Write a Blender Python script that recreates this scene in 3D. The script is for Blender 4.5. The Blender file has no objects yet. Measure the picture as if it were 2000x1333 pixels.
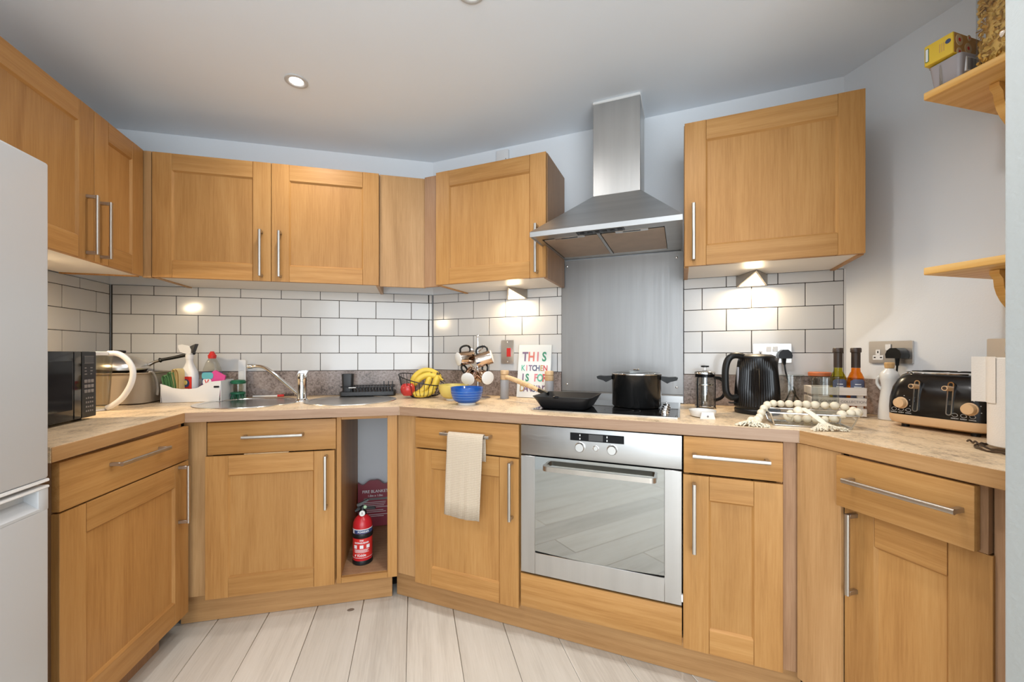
import bpy, bmesh, math, random
from math import sin, cos, pi, radians, sqrt
from mathutils import Vector, Matrix
random.seed(7)
SC = bpy.context.scene
COL = SC.collection

# ------------------------------------------------------------------ camera
cam = bpy.data.cameras.new('camera')
cam.sensor_width = 36.0
cam.lens = 14.4
cam.shift_y = 0.01215
cam.clip_start = 0.02
camo = bpy.data.objects.new('camera', cam)
COL.objects.link(camo)
camo.location = (0, 0, 1.15)
camo.rotation_euler = (pi / 2, 0, 0)
SC.camera = camo

# ------------------------------------------------------------------ view, world
SC.view_settings.view_transform = 'Standard'
SC.view_settings.look = 'None'
SC.view_settings.gamma = 1.0
SC.view_settings.use_curve_mapping = False
SC.view_settings.exposure = 0.22
SC.cycles.use_denoising = True
SC.cycles.max_bounces = 10
SC.cycles.transmission_bounces = 10
SC.cycles.transparent_max_bounces = 12
SC.cycles.caustics_reflective = False
SC.cycles.sample_clamp_indirect = 4.0

wld = bpy.data.worlds.new('world')
SC.world = wld
wld.use_nodes = True
wn = wld.node_tree.nodes
bg = wn['Background']
bg.inputs[0].default_value = (0.80, 0.90, 1.0, 1)
bg.inputs[1].default_value = 1.0

CEIL = 2.32
FILL_WINDOW_POWER = 66.0
SPOT_POWER = 23.0
UNDER_POWER = 1.7

# ------------------------------------------------------------------ plan geometry
AN, CN = radians(13.57), radians(22.5)
PB = Vector((-0.484, 2.503))
PAB = PB - 1.638 * Vector((cos(AN), sin(AN)))
PCE = PB + 2.043 * Vector((cos(CN), -sin(CN)))
RUN = {'A': (PAB, radians(103.57)), 'B': (PB, AN), 'C': (PB, -CN), 'E': (PCE, radians(-76.43)),
       'G': (Vector((-1.9015, 1.5596)), radians(99.63)), 'H': (Vector((1.5117, 1.3337)), radians(-73.5)),
       'J': (Vector((-1.996, 1.757)), radians(105.66))}


def tv(r):
    th = RUN[r][1]
    return Vector((cos(th), sin(th)))


def nv(r):
    th = RUN[r][1]
    return Vector((sin(th), -cos(th)))


def W(r, s, d, z=0.0):
    p = RUN[r][0] + s * tv(r) + d * nv(r)
    return Vector((p.x, p.y, z))


def isect(r1, d1, r2, d2):
    p, q = W(r1, 0, d1).xy, W(r2, 0, d2).xy
    t1, t2 = tv(r1), tv(r2)
    den = t1.x * t2.y - t1.y * t2.x
    w = q - p
    k = (w.x * t2.y - w.y * t2.x) / den
    return p + k * t1


# ------------------------------------------------------------------ materials
def new_mat(name):
    m = bpy.data.materials.new(name)
    m.use_nodes = True
    return m, m.node_tree.nodes, m.node_tree.links, m.node_tree.nodes['Principled BSDF']


def setp(b, **kw):
    names = {'base': 'Base Color', 'rough': 'Roughness', 'metal': 'Metallic', 'trans': 'Transmission Weight',
             'ior': 'IOR', 'spec': 'Specular IOR Level', 'coat': 'Coat Weight', 'alpha': 'Alpha',
             'sheen': 'Sheen Weight', 'aniso': 'Anisotropic', 'sss': 'Subsurface Weight'}
    for k, v in kw.items():
        if k == 'base':
            v = (*v, 1) if len(v) == 3 else v
        b.inputs[names[k]].default_value = v


def plain(name, base, rough=0.5, metal=0.0, bump=0.0, bscale=200, var=0.04, vscale=6, **kw):
    """base colour with a faint procedural mottle and optional fine relief"""
    m, n, l, b = new_mat(name)
    setp(b, base=base, rough=rough, metal=metal, **kw)
    tc = n.new('ShaderNodeTexCoord')
    if var:
        no = n.new('ShaderNodeTexNoise')
        no.inputs['Scale'].default_value = vscale
        no.inputs['Detail'].default_value = 3
        l.new(tc.outputs['Object'], no.inputs['Vector'])
        mx = n.new('ShaderNodeMix')
        mx.data_type = 'RGBA'
        mx.inputs[6].default_value = (*[c * (1 - var) for c in base], 1)
        mx.inputs[7].default_value = (*[min(1, c * (1 + var)) for c in base], 1)
        l.new(no.outputs['Fac'], mx.inputs[0])
        l.new(mx.outputs[2], b.inputs['Base Color'])
    if bump:
        n2 = n.new('ShaderNodeTexNoise')
        n2.inputs['Scale'].default_value = bscale
        n2.inputs['Detail'].default_value = 2
        l.new(tc.outputs['Object'], n2.inputs['Vector'])
        bp = n.new('ShaderNodeBump')
        bp.inputs['Strength'].default_value = bump
        bp.inputs['Distance'].default_value = 0.002
        l.new(n2.outputs['Fac'], bp.inputs['Height'])
        l.new(bp.outputs['Normal'], b.inputs['Normal'])
    return m


def wood(name, dark, mid, light, axis='z', rough=0.42, scale=1.0, rand=True, bump=0.06, figure=1.0, spec=0.25):
    m, n, l, b = new_mat(name)
    setp(b, rough=rough, spec=spec)
    tc = n.new('ShaderNodeTexCoord')
    oi = n.new('ShaderNodeObjectInfo')
    add = n.new('ShaderNodeVectorMath')
    add.operation = 'ADD'
    mul = n.new('ShaderNodeMath')
    mul.operation = 'MULTIPLY'
    mul.inputs[1].default_value = 23.0 if rand else 0.0
    l.new(oi.outputs['Random'], mul.inputs[0])
    l.new(tc.outputs['Object'], add.inputs[0])
    l.new(mul.outputs[0], add.inputs[1])

    def mapped(a, c):
        mp = n.new('ShaderNodeMapping')
        v = [c * scale] * 3
        v['xyz'.index(axis)] = a * scale
        mp.inputs['Scale'].default_value = v
        l.new(add.outputs[0], mp.inputs['Vector'])
        return mp.outputs[0]
    n1 = n.new('ShaderNodeTexNoise')
    n1.inputs['Scale'].default_value = 1
    n1.inputs['Detail'].default_value = 5
    n1.inputs['Distortion'].default_value = 1.4
    l.new(mapped(1.1, 9.0), n1.inputs['Vector'])
    n2 = n.new('ShaderNodeTexNoise')
    n2.inputs['Scale'].default_value = 1
    n2.inputs['Detail'].default_value = 6
    n2.inputs['Roughness'].default_value = 0.7
    l.new(mapped(7.0, 190.0), n2.inputs['Vector'])
    wv = n.new('ShaderNodeTexWave')
    wv.wave_type = 'RINGS'
    wv.inputs['Scale'].default_value = 1.0
    wv.inputs['Distortion'].default_value = 5.0
    wv.inputs['Detail'].default_value = 2.0
    wv.inputs['Detail Scale'].default_value = 1.2
    l.new(mapped(0.8, 11.0), wv.inputs['Vector'])
    m1 = n.new('ShaderNodeMix')
    m1.data_type = 'FLOAT'
    m1.inputs[0].default_value = 0.16 * figure
    l.new(n1.outputs['Fac'], m1.inputs[2])
    l.new(wv.outputs['Fac'], m1.inputs[3])
    m2 = n.new('ShaderNodeMix')
    m2.data_type = 'FLOAT'
    m2.inputs[0].default_value = 0.50
    l.new(m1.outputs[0], m2.inputs[2])
    l.new(n2.outputs['Fac'], m2.inputs[3])
    cr = n.new('ShaderNodeValToRGB')
    e = cr.color_ramp.elements
    e[0].position, e[0].color = 0.33, (*dark, 1)
    e[1].position, e[1].color = 0.68, (*light, 1)
    k = e.new(0.50)
    k.color = (*mid, 1)
    l.new(m2.outputs[0], cr.inputs[0])
    # each piece a little lighter or darker
    hv = n.new('ShaderNodeHueSaturation')
    mr = n.new('ShaderNodeMapRange')
    mr.inputs[3].default_value = 0.93
    mr.inputs[4].default_value = 1.07
    l.new(oi.outputs['Random'], mr.inputs[0])
    l.new(mr.outputs[0], hv.inputs['Value'])
    l.new(cr.outputs[0], hv.inputs['Color'])
    l.new(hv.outputs[0], b.inputs['Base Color'])
    bp = n.new('ShaderNodeBump')
    bp.inputs['Strength'].default_value = bump
    bp.inputs['Distance'].default_value = 0.001
    l.new(n2.outputs['Fac'], bp.inputs['Height'])
    l.new(bp.outputs['Normal'], b.inputs['Normal'])
    return m


def brushed(name, base, rough=0.3, axis='x', var=0.10):
    m, n, l, b = new_mat(name)
    setp(b, base=base, rough=rough, metal=1.0)
    tc = n.new('ShaderNodeTexCoord')
    mp = n.new('ShaderNodeMapping')
    v = [300.0] * 3
    v['xyz'.index(axis)] = 3.0
    mp.inputs['Scale'].default_value = v
    l.new(tc.outputs['Object'], mp.inputs['Vector'])
    no = n.new('ShaderNodeTexNoise')
    no.inputs['Scale'].default_value = 1
    no.inputs['Detail'].default_value = 3
    l.new(mp.outputs[0], no.inputs['Vector'])
    mr = n.new('ShaderNodeMapRange')
    mr.inputs[3].default_value = rough - var
    mr.inputs[4].default_value = rough + var
    l.new(no.outputs['Fac'], mr.inputs[0])
    l.new(mr.outputs[0], b.inputs['Roughness'])
    bp = n.new('ShaderNodeBump')
    # faint long streaks of polish
    m2 = n.new('ShaderNodeMapping')
    v2 = [22.0] * 3
    v2['xyz'.index(axis)] = 1.2
    m2.inputs['Scale'].default_value = v2
    l.new(tc.outputs['Object'], m2.inputs['Vector'])
    n3 = n.new('ShaderNodeTexNoise')
    n3.inputs['Scale'].default_value = 1
    n3.inputs['Detail'].default_value = 4
    l.new(m2.outputs[0], n3.inputs['Vector'])
    mx = n.new('ShaderNodeMix')
    mx.data_type = 'RGBA'
    mx.inputs[6].default_value = (*[c * 0.84 for c in base], 1)
    mx.inputs[7].default_value = (*[min(1, c * 1.14) for c in base], 1)
    l.new(n3.outputs['Fac'], mx.inputs[0])
    l.new(mx.outputs[2], b.inputs['Base Color'])
    bp.inputs['Strength'].default_value = 0.05
    bp.inputs['Distance'].default_value = 0.0005
    l.new(no.outputs['Fac'], bp.inputs['Height'])
    l.new(bp.outputs['Normal'], b.inputs['Normal'])
    return m


def speckle(name, cols, s1, s2, rough=0.4, axis=None):
    """laminate stone print: two noises through a ramp"""
    m, n, l, b = new_mat(name)
    setp(b, rough=rough)
    tc = n.new('ShaderNodeTexCoord')
    mp = n.new('ShaderNodeMapping')
    if axis:
        mp.inputs['Scale'].default_value = axis
    l.new(tc.outputs['Object'], mp.inputs['Vector'])
    a = n.new('ShaderNodeTexNoise')
    a.inputs['Scale'].default_value = s1
    a.inputs['Detail'].default_value = 5
    c = n.new('ShaderNodeTexNoise')
    c.inputs['Scale'].default_value = s2
    c.inputs['Detail'].default_value = 4
    c.inputs['Roughness'].default_value = 0.75
    l.new(mp.outputs[0], a.inputs['Vector'])
    l.new(mp.outputs[0], c.inputs['Vector'])
    mx = n.new('ShaderNodeMix')
    mx.data_type = 'FLOAT'
    mx.inputs[0].default_value = 0.6
    l.new(a.outputs['Fac'], mx.inputs[2])
    l.new(c.outputs['Fac'], mx.inputs[3])
    cr = n.new('ShaderNodeValToRGB')
    e = cr.color_ramp.elements
    e[0].position, e[0].color = cols[0][0], (*cols[0][1], 1)
    e[1].position, e[1].color = cols[-1][0], (*cols[-1][1], 1)
    for p, col in cols[1:-1]:
        k = e.new(p)
        k.color = (*col, 1)
    l.new(mx.outputs[0], cr.inputs[0])
    l.new(cr.outputs[0], b.inputs['Base Color'])
    return m


def emit(name, col, strength):
    m, n, l, b = new_mat(name)
    setp(b, base=(0.9, 0.9, 0.9))
    b.inputs['Emission Color'].default_value = (*col, 1)
    b.inputs['Emission Strength'].default_value = strength
    return m


def glass(name, col=(1, 1, 1), rough=0.0, ior=1.45, thin=False):
    m, n, l, b = new_mat(name)
    if thin:
        # thin sheet: mostly clear, mirror-like at grazing angles
        out = n['Material Output']
        tr = n.new('ShaderNodeBsdfTransparent')
        tr.inputs[0].default_value = (*col, 1)
        gl = n.new('ShaderNodeBsdfGlossy')
        gl.inputs['Roughness'].default_value = rough + 0.02
        fr = n.new('ShaderNodeLayerWeight')
        fr.inputs[0].default_value = 0.5
        pw = n.new('ShaderNodeMath')
        pw.operation = 'POWER'
        pw.inputs[1].default_value = 3.5
        ad = n.new('ShaderNodeMath')
        ad.operation = 'MULTIPLY_ADD'
        ad.inputs[1].default_value = 0.55
        ad.inputs[2].default_value = 0.045
        l.new(fr.outputs['Facing'], pw.inputs[0])
        l.new(pw.outputs[0], ad.inputs[0])
        mx = n.new('ShaderNodeMixShader')
        l.new(ad.outputs[0], mx.inputs[0])
        l.new(tr.outputs[0], mx.inputs[1])
        l.new(gl.outputs[0], mx.inputs[2])
        l.new(mx.outputs[0], out.inputs[0])
        n.remove(b)
        return m
    setp(b, base=col, rough=rough, trans=1.0, ior=ior)
    return m


M = {}
OAKD, OAKM, OAKL = (0.34, 0.158, 0.046), (0.43, 0.216, 0.068), (0.50, 0.270, 0.094)
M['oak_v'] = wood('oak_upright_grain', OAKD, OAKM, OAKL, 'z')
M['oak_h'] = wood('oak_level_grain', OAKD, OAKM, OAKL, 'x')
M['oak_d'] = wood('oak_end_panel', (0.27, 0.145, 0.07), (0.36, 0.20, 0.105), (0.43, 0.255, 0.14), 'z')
M['oak_p'] = wood('oak_filler', (0.36, 0.195, 0.076), (0.46, 0.26, 0.110), (0.54, 0.32, 0.147), 'z')
M['oak_ph'] = wood('oak_plinth', (0.36, 0.185, 0.070), (0.45, 0.245, 0.100), (0.53, 0.305, 0.130), 'x')
M['pine'] = wood('pine_shelf', (0.66, 0.33, 0.08), (0.78, 0.44, 0.13), (0.85, 0.54, 0.20), 'x', figure=2.0, scale=0.8)
M['pale_wood'] = wood('whitewashed_crate_wood', (0.64, 0.57, 0.50), (0.73, 0.66, 0.59), (0.78, 0.72, 0.65), 'x')
M['light_wood'] = wood('light_beech', (0.50, 0.31, 0.15), (0.62, 0.42, 0.23), (0.70, 0.50, 0.30), 'z', scale=2)
M['plank'] = wood('limed_oak_plank', (0.52, 0.465, 0.395), (0.64, 0.585, 0.505), (0.71, 0.655, 0.575), 'y', rough=0.33, scale=0.8, figure=1.3, bump=0.03, spec=0.5)
M['gap'] = plain('dark_joint', (0.10, 0.08, 0.065), 0.9)
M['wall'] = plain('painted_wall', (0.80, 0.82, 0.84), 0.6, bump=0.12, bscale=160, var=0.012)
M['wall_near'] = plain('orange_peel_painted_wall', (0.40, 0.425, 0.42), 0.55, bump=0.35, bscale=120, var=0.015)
M['ceiling'] = plain('painted_ceiling', (0.85, 0.905, 0.965), 0.75, var=0.01)
M['tile'] = plain('white_glazed_tile', (0.66, 0.65, 0.635), 0.13, var=0.012)
M['grout'] = plain('dark_grey_grout', (0.040, 0.034, 0.032), 0.9)
M['melamine'] = plain('cream_melamine', (0.76, 0.70, 0.63), 0.45, var=0.01)
M['worktop'] = speckle('mottled_beige_laminate', [(0.34, (0.29, 0.19, 0.105)), (0.43, (0.56, 0.42, 0.27)), (0.51, (0.76, 0.575, 0.37)), (0.66, (0.83, 0.66, 0.45))], 18, 150, 0.38, (1.0, 0.55, 1.0))
M['upstand'] = speckle('brown_grey_stone_laminate', [(0.36, (0.065, 0.048, 0.04)), (0.45, (0.20, 0.155, 0.135)), (0.53, (0.32, 0.26, 0.235)), (0.66, (0.44, 0.37, 0.34))], 9, 110, 0.35)
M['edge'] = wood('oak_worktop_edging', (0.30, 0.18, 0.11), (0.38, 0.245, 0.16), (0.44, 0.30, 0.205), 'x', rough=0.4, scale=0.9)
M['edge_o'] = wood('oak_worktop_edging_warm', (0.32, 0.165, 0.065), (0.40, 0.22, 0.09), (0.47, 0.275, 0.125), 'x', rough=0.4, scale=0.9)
M['steel'] = brushed('brushed_steel', (0.47, 0.465, 0.455), 0.36, 'x')
M['steel_v'] = brushed('brushed_steel_upright', (0.31, 0.30, 0.29), 0.44, 'z')
M['steel_o'] = brushed('oven_door_steel', (0.52, 0.505, 0.485), 0.38, 'z')
M['steel_s'] = brushed('smooth_steel', (0.66, 0.65, 0.63), 0.22, 'z', 0.05)
M['handle'] = brushed('satin_nickel', (0.50, 0.46, 0.41), 0.36, 'z', 0.05)
M['chrome'] = plain('chrome', (0.80, 0.79, 0.78), 0.06, 1.0, var=0.0)
M['mirror_plate'] = plain('polished_steel_plate', (0.74, 0.71, 0.67), 0.30, 1.0, var=0.02)
M['black'] = plain('black_plastic', (0.010, 0.010, 0.010), 0.38, var=0.1, spec=0.3)
M['black_gloss'] = plain('black_gloss', (0.006, 0.006, 0.007), 0.10, var=0.0, spec=0.16)
M['black_satin'] = plain('black_satin_enamel', (0.008, 0.008, 0.008), 0.22, var=0.0)
M['black_matt'] = plain('black_nonstick', (0.014, 0.014, 0.015), 0.42, bump=0.1, bscale=400)
M['black_rib'] = plain('black_satin_shell', (0.007, 0.006, 0.006), 0.22, var=0.1, spec=0.4)
M['darkgrey'] = plain('dark_grey_plastic', (0.05, 0.05, 0.05), 0.45)
M['grey'] = plain('grey_ceramic', (0.30, 0.30, 0.31), 0.5)
M['hob_glass'] = plain('black_ceramic_glass', (0.008, 0.008, 0.009), 0.04, var=0.0)
M['oven_glass'] = plain('mirrored_oven_glass', (0.40, 0.41, 0.40), 0.035, 1.0, var=0.0)
M['white'] = plain('white_plastic', (0.78, 0.77, 0.76), 0.35, var=0.01)
M['fridge'] = plain('white_enamel', (0.50, 0.505, 0.51), 0.30, var=0.008)
M['ceramic'] = plain('white_ceramic', (0.76, 0.75, 0.72), 0.25, var=0.02)
M['cream'] = plain('cream_bead_wood', (0.80, 0.72, 0.56), 0.6, var=0.08, vscale=40)
M['tassel'] = plain('cream_cotton', (0.80, 0.73, 0.58), 0.9, bump=0.4, bscale=500, var=0.1, vscale=80)
M['paper'] = plain('kitchen_paper', (0.80, 0.74, 0.67), 0.9, bump=0.3, bscale=300)
M['yellow'] = plain('yellow_glaze', (0.66, 0.52, 0.14), 0.2, var=0.05)
M['yellow_card'] = plain('yellow_carton', (0.78, 0.52, 0.03), 0.4, var=0.02)
M['blue'] = plain('cobalt_glaze', (0.012, 0.085, 0.36), 0.15, var=0.3, vscale=30)
M['blue_line'] = plain('pale_blue_glaze', (0.10, 0.22, 0.50), 0.15)
M['red'] = plain('red_enamel', (0.50, 0.016, 0.022), 0.28, var=0.03)
M['crimson'] = plain('crimson_pouch', (0.27, 0.012, 0.03), 0.4, var=0.08)
M['red_plastic'] = plain('red_plastic', (0.62, 0.03, 0.025), 0.35)
M['pink'] = plain('pink_cloth', (0.66, 0.07, 0.27), 0.8, bump=0.4, bscale=600)
M['green'] = plain('green_cloth', (0.15, 0.31, 0.12), 0.9, bump=0.5, bscale=500)
M['dkgreen'] = plain('bottle_green_plastic', (0.008, 0.13, 0.06), 0.4)
M['yellow_cloth'] = plain('yellow_cloth', (0.66, 0.50, 0.22), 0.9, bump=0.5, bscale=500)
M['navy'] = plain('navy_print', (0.035, 0.06, 0.16), 0.4)
M['navy_label'] = plain('slate_blue_label', (0.10, 0.115, 0.19), 0.5)
M['teal'] = plain('teal_print', (0.12, 0.42, 0.47), 0.4)
M['black_print'] = plain('black_print', (0.02, 0.02, 0.025), 0.6)
M['grey_print'] = plain('grey_print', (0.22, 0.20, 0.19), 0.6)
M['white_print'] = plain('white_print', (0.82, 0.82, 0.82), 0.5)
M['taupe'] = plain('taupe_plastic', (0.40, 0.32, 0.235), 0.4)
M['taupe_dark'] = plain('brown_knot', (0.20, 0.155, 0.12), 0.5)
M['greyplastic'] = plain('grey_plastic', (0.30, 0.28, 0.26), 0.4)
M['brown_cap'] = plain('dark_brown_seal', (0.045, 0.028, 0.02), 0.4)
M['terracotta'] = plain('terracotta_lid', (0.50, 0.14, 0.045), 0.5)
M['peach'] = plain('peach_plastic', (0.74, 0.49, 0.27), 0.35, var=0.02)
M['copper'] = plain('rose_copper', (0.64, 0.51, 0.42), 0.12, 1.0)
M['gold'] = plain('gold_lining', (0.75, 0.55, 0.22), 0.2, 1.0)
M['banana'] = plain('banana_skin', (0.70, 0.50, 0.06), 0.5, var=0.14, vscale=18)
M['banana_tip'] = plain('banana_stalk', (0.10, 0.07, 0.03), 0.7)
M['apple'] = plain('red_apple_skin', (0.50, 0.035, 0.03), 0.25, var=0.35, vscale=25)
M['board'] = plain('white_sign_board', (0.72, 0.75, 0.75), 0.5, var=0.01)
M['filter'] = plain('greasy_filter_mesh', (0.42, 0.32, 0.24), 0.45, 0.35, bump=0.5, bscale=300, var=0.2, vscale=14)
M['wire'] = plain('black_wire', (0.02, 0.02, 0.022), 0.35, 0.4)
M['bronze_wire'] = plain('dark_bronze_wire', (0.10, 0.07, 0.05), 0.35, 0.8)
M['glass'] = glass('clear_glass', thin=True, col=(0.96, 0.97, 0.96))
M['clear_plastic'] = glass('clear_plastic', thin=True, col=(0.90, 0.885, 0.83), rough=0.1)
M['oil_green'] = glass('green_olive_oil', (0.74, 0.70, 0.13), thin=True)
M['oil_amber'] = glass('amber_oil', (0.90, 0.46, 0.08), thin=True)
M['frost_plastic'] = plain('milky_plastic', (0.62, 0.60, 0.64), 0.25, trans=0.35)
M['flake'] = plain('corn_flake', (0.80, 0.50, 0.12), 0.6, var=0.2, vscale=60)
M['cookie'] = plain('biscuit_print', (0.62, 0.34, 0.11), 0.5, var=0.25, vscale=50)
M['biscuit_pale'] = plain('biscuit_pale_print', (0.74, 0.55, 0.32), 0.5)
M['sealant'] = plain('white_sealant', (0.72, 0.71, 0.69), 0.5, var=0.02)
M['cork'] = wood('cork_stopper', (0.45, 0.26, 0.10), (0.58, 0.36, 0.16), (0.66, 0.44, 0.22), 'z', scale=3)


def waffle():
    m, n, l, b = new_mat('beige_waffle_cotton')
    setp(b, rough=0.95)
    tc = n.new('ShaderNodeTexCoord')
    hs = []
    for ax in (0, 2):
        w = n.new('ShaderNodeTexWave')
        w.bands_direction = 'XYZ'[ax]
        w.inputs['Scale'].default_value = 45
        w.inputs['Distortion'].default_value = 0.6
        l.new(tc.outputs['Object'], w.inputs['Vector'])
        hs.append(w)
    mm = n.new('ShaderNodeMath')
    mm.operation = 'MULTIPLY'
    l.new(hs[0].outputs['Fac'], mm.inputs[0])
    l.new(hs[1].outputs['Fac'], mm.inputs[1])
    cr = n.new('ShaderNodeValToRGB')
    cr.color_ramp.elements[0].color = (0.52, 0.42, 0.31, 1)
    cr.color_ramp.elements[1].color = (0.64, 0.54, 0.42, 1)
    l.new(mm.outputs[0], cr.inputs[0])
    l.new(cr.outputs[0], b.inputs['Base Color'])
    bp = n.new('ShaderNodeBump')
    bp.inputs['Strength'].default_value = 0.5
    bp.inputs['Distance'].default_value = 0.002
    l.new(mm.outputs[0], bp.inputs['Height'])
    l.new(bp.outputs['Normal'], b.inputs['Normal'])
    return m


M['waffle'] = waffle()


# ------------------------------------------------------------------ mesh building
_fonts = {}


def text_mesh(s, size, extrude=0.0004, bold=0.0):
    key = (s, size, extrude, bold)
    if key in _fonts:
        return _fonts[key]
    cu = bpy.data.curves.new('t', 'FONT')
    cu.body = s
    cu.size = size
    cu.extrude = extrude
    cu.offset = bold
    cu.resolution_u = 3
    cu.align_x = 'CENTER'
    cu.align_y = 'CENTER'
    ob = bpy.data.objects.new('t', cu)
    COL.objects.link(ob)
    dg = bpy.context.evaluated_depsgraph_get()
    me = bpy.data.meshes.new_from_object(ob.evaluated_get(dg))
    bpy.data.objects.remove(ob)
    bpy.data.curves.remove(cu)
    _fonts[key] = me
    return me


class MB:
    def __init__(self):
        self.bm = bmesh.new()

    def box(self, x0, x1, y0, y1, z0, z1, b=0.0, seg=1, M4=None):
        r = bmesh.ops.create_cube(self.bm, size=1.0)
        vs = r['verts']
        m = Matrix.Translation(((x0 + x1) / 2, (y0 + y1) / 2, (z0 + z1) / 2)) @ Matrix.Diagonal((abs(x1 - x0), abs(y1 - y0), abs(z1 - z0), 1))
        bmesh.ops.transform(self.bm, matrix=m, verts=vs)
        if b:
            es = list({e for v in vs for e in v.link_edges})
            rr = bmesh.ops.bevel(self.bm, geom=es, offset=b, segments=seg, affect='EDGES', profile=0.5)
            vs = list({v for f in rr['faces'] for v in f.verts} | {v for v in vs if v.is_valid})
        if M4 is not None:
            bmesh.ops.transform(self.bm, matrix=M4, verts=[v for v in vs if v.is_valid])
        return self

    def ring(self, pts):
        return [self.bm.verts.new(p) for p in pts]

    def skin(self, rings, closed_ring=True, cap0=False, cap1=False, closed_path=False):
        n = len(rings[0])
        pairs = list(zip(rings[:-1], rings[1:]))
        if closed_path:
            pairs.append((rings[-1], rings[0]))
        for a, b in pairs:
            for i in range(n if closed_ring else n - 1):
                j = (i + 1) % n
                try:
                    self.bm.faces.new((a[i], a[j], b[j], b[i]))
                except ValueError:
                    pass
        if cap0:
            self.bm.faces.new(list(reversed(rings[0])))
        if cap1:
            self.bm.faces.new(rings[-1])
        return self

    def lathe(self, prof, c=(0, 0, 0), seg=28, M4=None, sx=1.0, sy=1.0, cap0=True, cap1=True):
        rings = []
        for r, z in prof:
            pts = []
            for i in range(seg):
                a = 2 * pi * i / seg
                p = Vector((r * cos(a) * sx, r * sin(a) * sy, z))
                p = (M4 @ p) if M4 is not None else p + Vector(c)
                pts.append(p)
            rings.append(self.ring(pts))
        self.skin(rings, True, cap0 and prof[0][0] > 1e-6, cap1 and prof[-1][0] > 1e-6)
        return self

    def cyl(self, p0, p1, r0, r1=None, seg=20):
        r1 = r0 if r1 is None else r1
        p0, p1 = Vector(p0), Vector(p1)
        q = (p1 - p0).to_track_quat('Z', 'Y').to_matrix().to_4x4()
        m = Matrix.Translation(p0) @ q
        L = (p1 - p0).length
        return self.lathe([(r0, 0), (r1, L)], seg=seg, M4=m)

    def tube(self, pts, r, seg=8, closed=False, sx=1.0, sy=1.0, up=None, radii=None):
        pts = [Vector(p) for p in pts]
        n = len(pts)
        rings = []
        prev = None
        for i, p in enumerate(pts):
            a = pts[(i - 1) % n] if (closed or i > 0) else pts[i]
            b = pts[(i + 1) % n] if (closed or i < n - 1) else pts[i]
            t = (b - a).normalized()
            ref = Vector(up) if up is not None else (prev if prev is not None else (Vector((0, 0, 1)) if abs(t.z) < 0.9 else Vector((1, 0, 0))))
            x = (ref - t * ref.dot(t))
            if x.length < 1e-6:
                x = t.orthogonal()
            x.normalize()
            y = t.cross(x)
            prev = x
            rr = radii[i] if radii else r
            rings.append(self.ring([p + x * (rr * sx * cos(2 * pi * k / seg)) + y * (rr * sy * sin(2 * pi * k / seg)) for k in range(seg)]))
        self.skin(rings, True, not closed, not closed, closed)
        return self

    def prism(self, poly, axis, t0, t1):
        """poly: 2-D points in the plane of the two other axes (in xyz order), extruded t0..t1"""
        def P(u, v, t):
            return {'x': (t, u, v), 'y': (u, t, v), 'z': (u, v, t)}[axis]
        a = self.ring([P(u, v, t0) for u, v in poly])
        b = self.ring([P(u, v, t1) for u, v in poly])
        self.skin([a, b], True, True, True)
        return self

    def sphere(self, c, r, s=(1, 1, 1), u=16, v=10, M4=None):
        m = Matrix.Translation(c) @ Matrix.Diagonal((r * s[0], r * s[1], r * s[2], 1))
        if M4 is not None:
            m = M4 @ m
        bmesh.ops.create_uvsphere(self.bm, u_segments=u, v_segments=v, radius=1.0, matrix=m)
        return self

    def text(self, s, size, M4, extrude=0.0004, bold=0.0, bend=None):
        me = text_mesh(s, size, extrude, bold)
        n0 = len(self.bm.verts)
        self.bm.from_mesh(me)
        self.bm.verts.ensure_lookup_table()
        for v in self.bm.verts[n0:]:
            v.co = bend(v.co) if bend else M4 @ v.co
        return self

    def mesh(self, name, mat, smooth=True, ang=38):
        bm = self.bm
        bmesh.ops.recalc_face_normals(bm, faces=bm.faces)
        me = bpy.data.meshes.new(name)
        bm.to_mesh(me)
        bm.free()
        mats = mat if isinstance(mat, (list, tuple)) else [mat]
        for mm in mats:
            me.materials.append(mm)
        if smooth:
            me.polygons.foreach_set('use_smooth', [True] * len(me.polygons))
            me.set_sharp_from_angle(angle=radians(ang))
        return me

    def obj(self, name, mat, parent=None, smooth=True, ang=38):
        me = self.mesh(name, mat, smooth, ang)
        o = bpy.data.objects.new(name, me)
        COL.objects.link(o)
        if parent is not None:
            o.parent = parent
        return o


FRONT = Matrix(((1, 0, 0, 0), (0, 0, -1, 0), (0, 1, 0, 0), (0, 0, 0, 1)))  # text plane facing -y


def ft(x, y, z, rot=0.0):
    return Matrix.Translation((x, y, z)) @ FRONT @ Matrix.Rotation(rot, 4, 'Z')


def rrect(x0, x1, y0, y1, r, n=5):
    pts = []
    for cx, cy, a0 in ((x1 - r, y1 - r, 0), (x0 + r, y1 - r, 90), (x0 + r, y0 + r, 180), (x1 - r, y0 + r, 270)):
        for i in range(n + 1):
            a = radians(a0 + 90 * i / n)
            pts.append((cx + r * cos(a), cy + r * sin(a)))
    return pts


def arc3(fn, n):
    return [fn(i / (n - 1)) for i in range(n)]


def smooth_path(ctrl, n=8):
    """Catmull-Rom through control points"""
    P = [Vector(p) for p in ctrl]
    P = [2 * P[0] - P[1]] + P + [2 * P[-1] - P[-2]]
    out = []
    for i in range(1, len(P) - 2):
        for k in range(n):
            t = k / n
            a, b, c, d = P[i - 1], P[i], P[i + 1], P[i + 2]
            out.append(0.5 * ((2 * b) + (c - a) * t + (2 * a - 5 * b + 4 * c - d) * t * t + (3 * b - a - 3 * c + d) * t ** 3))
    out.append(P[-2])
    return out


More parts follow.
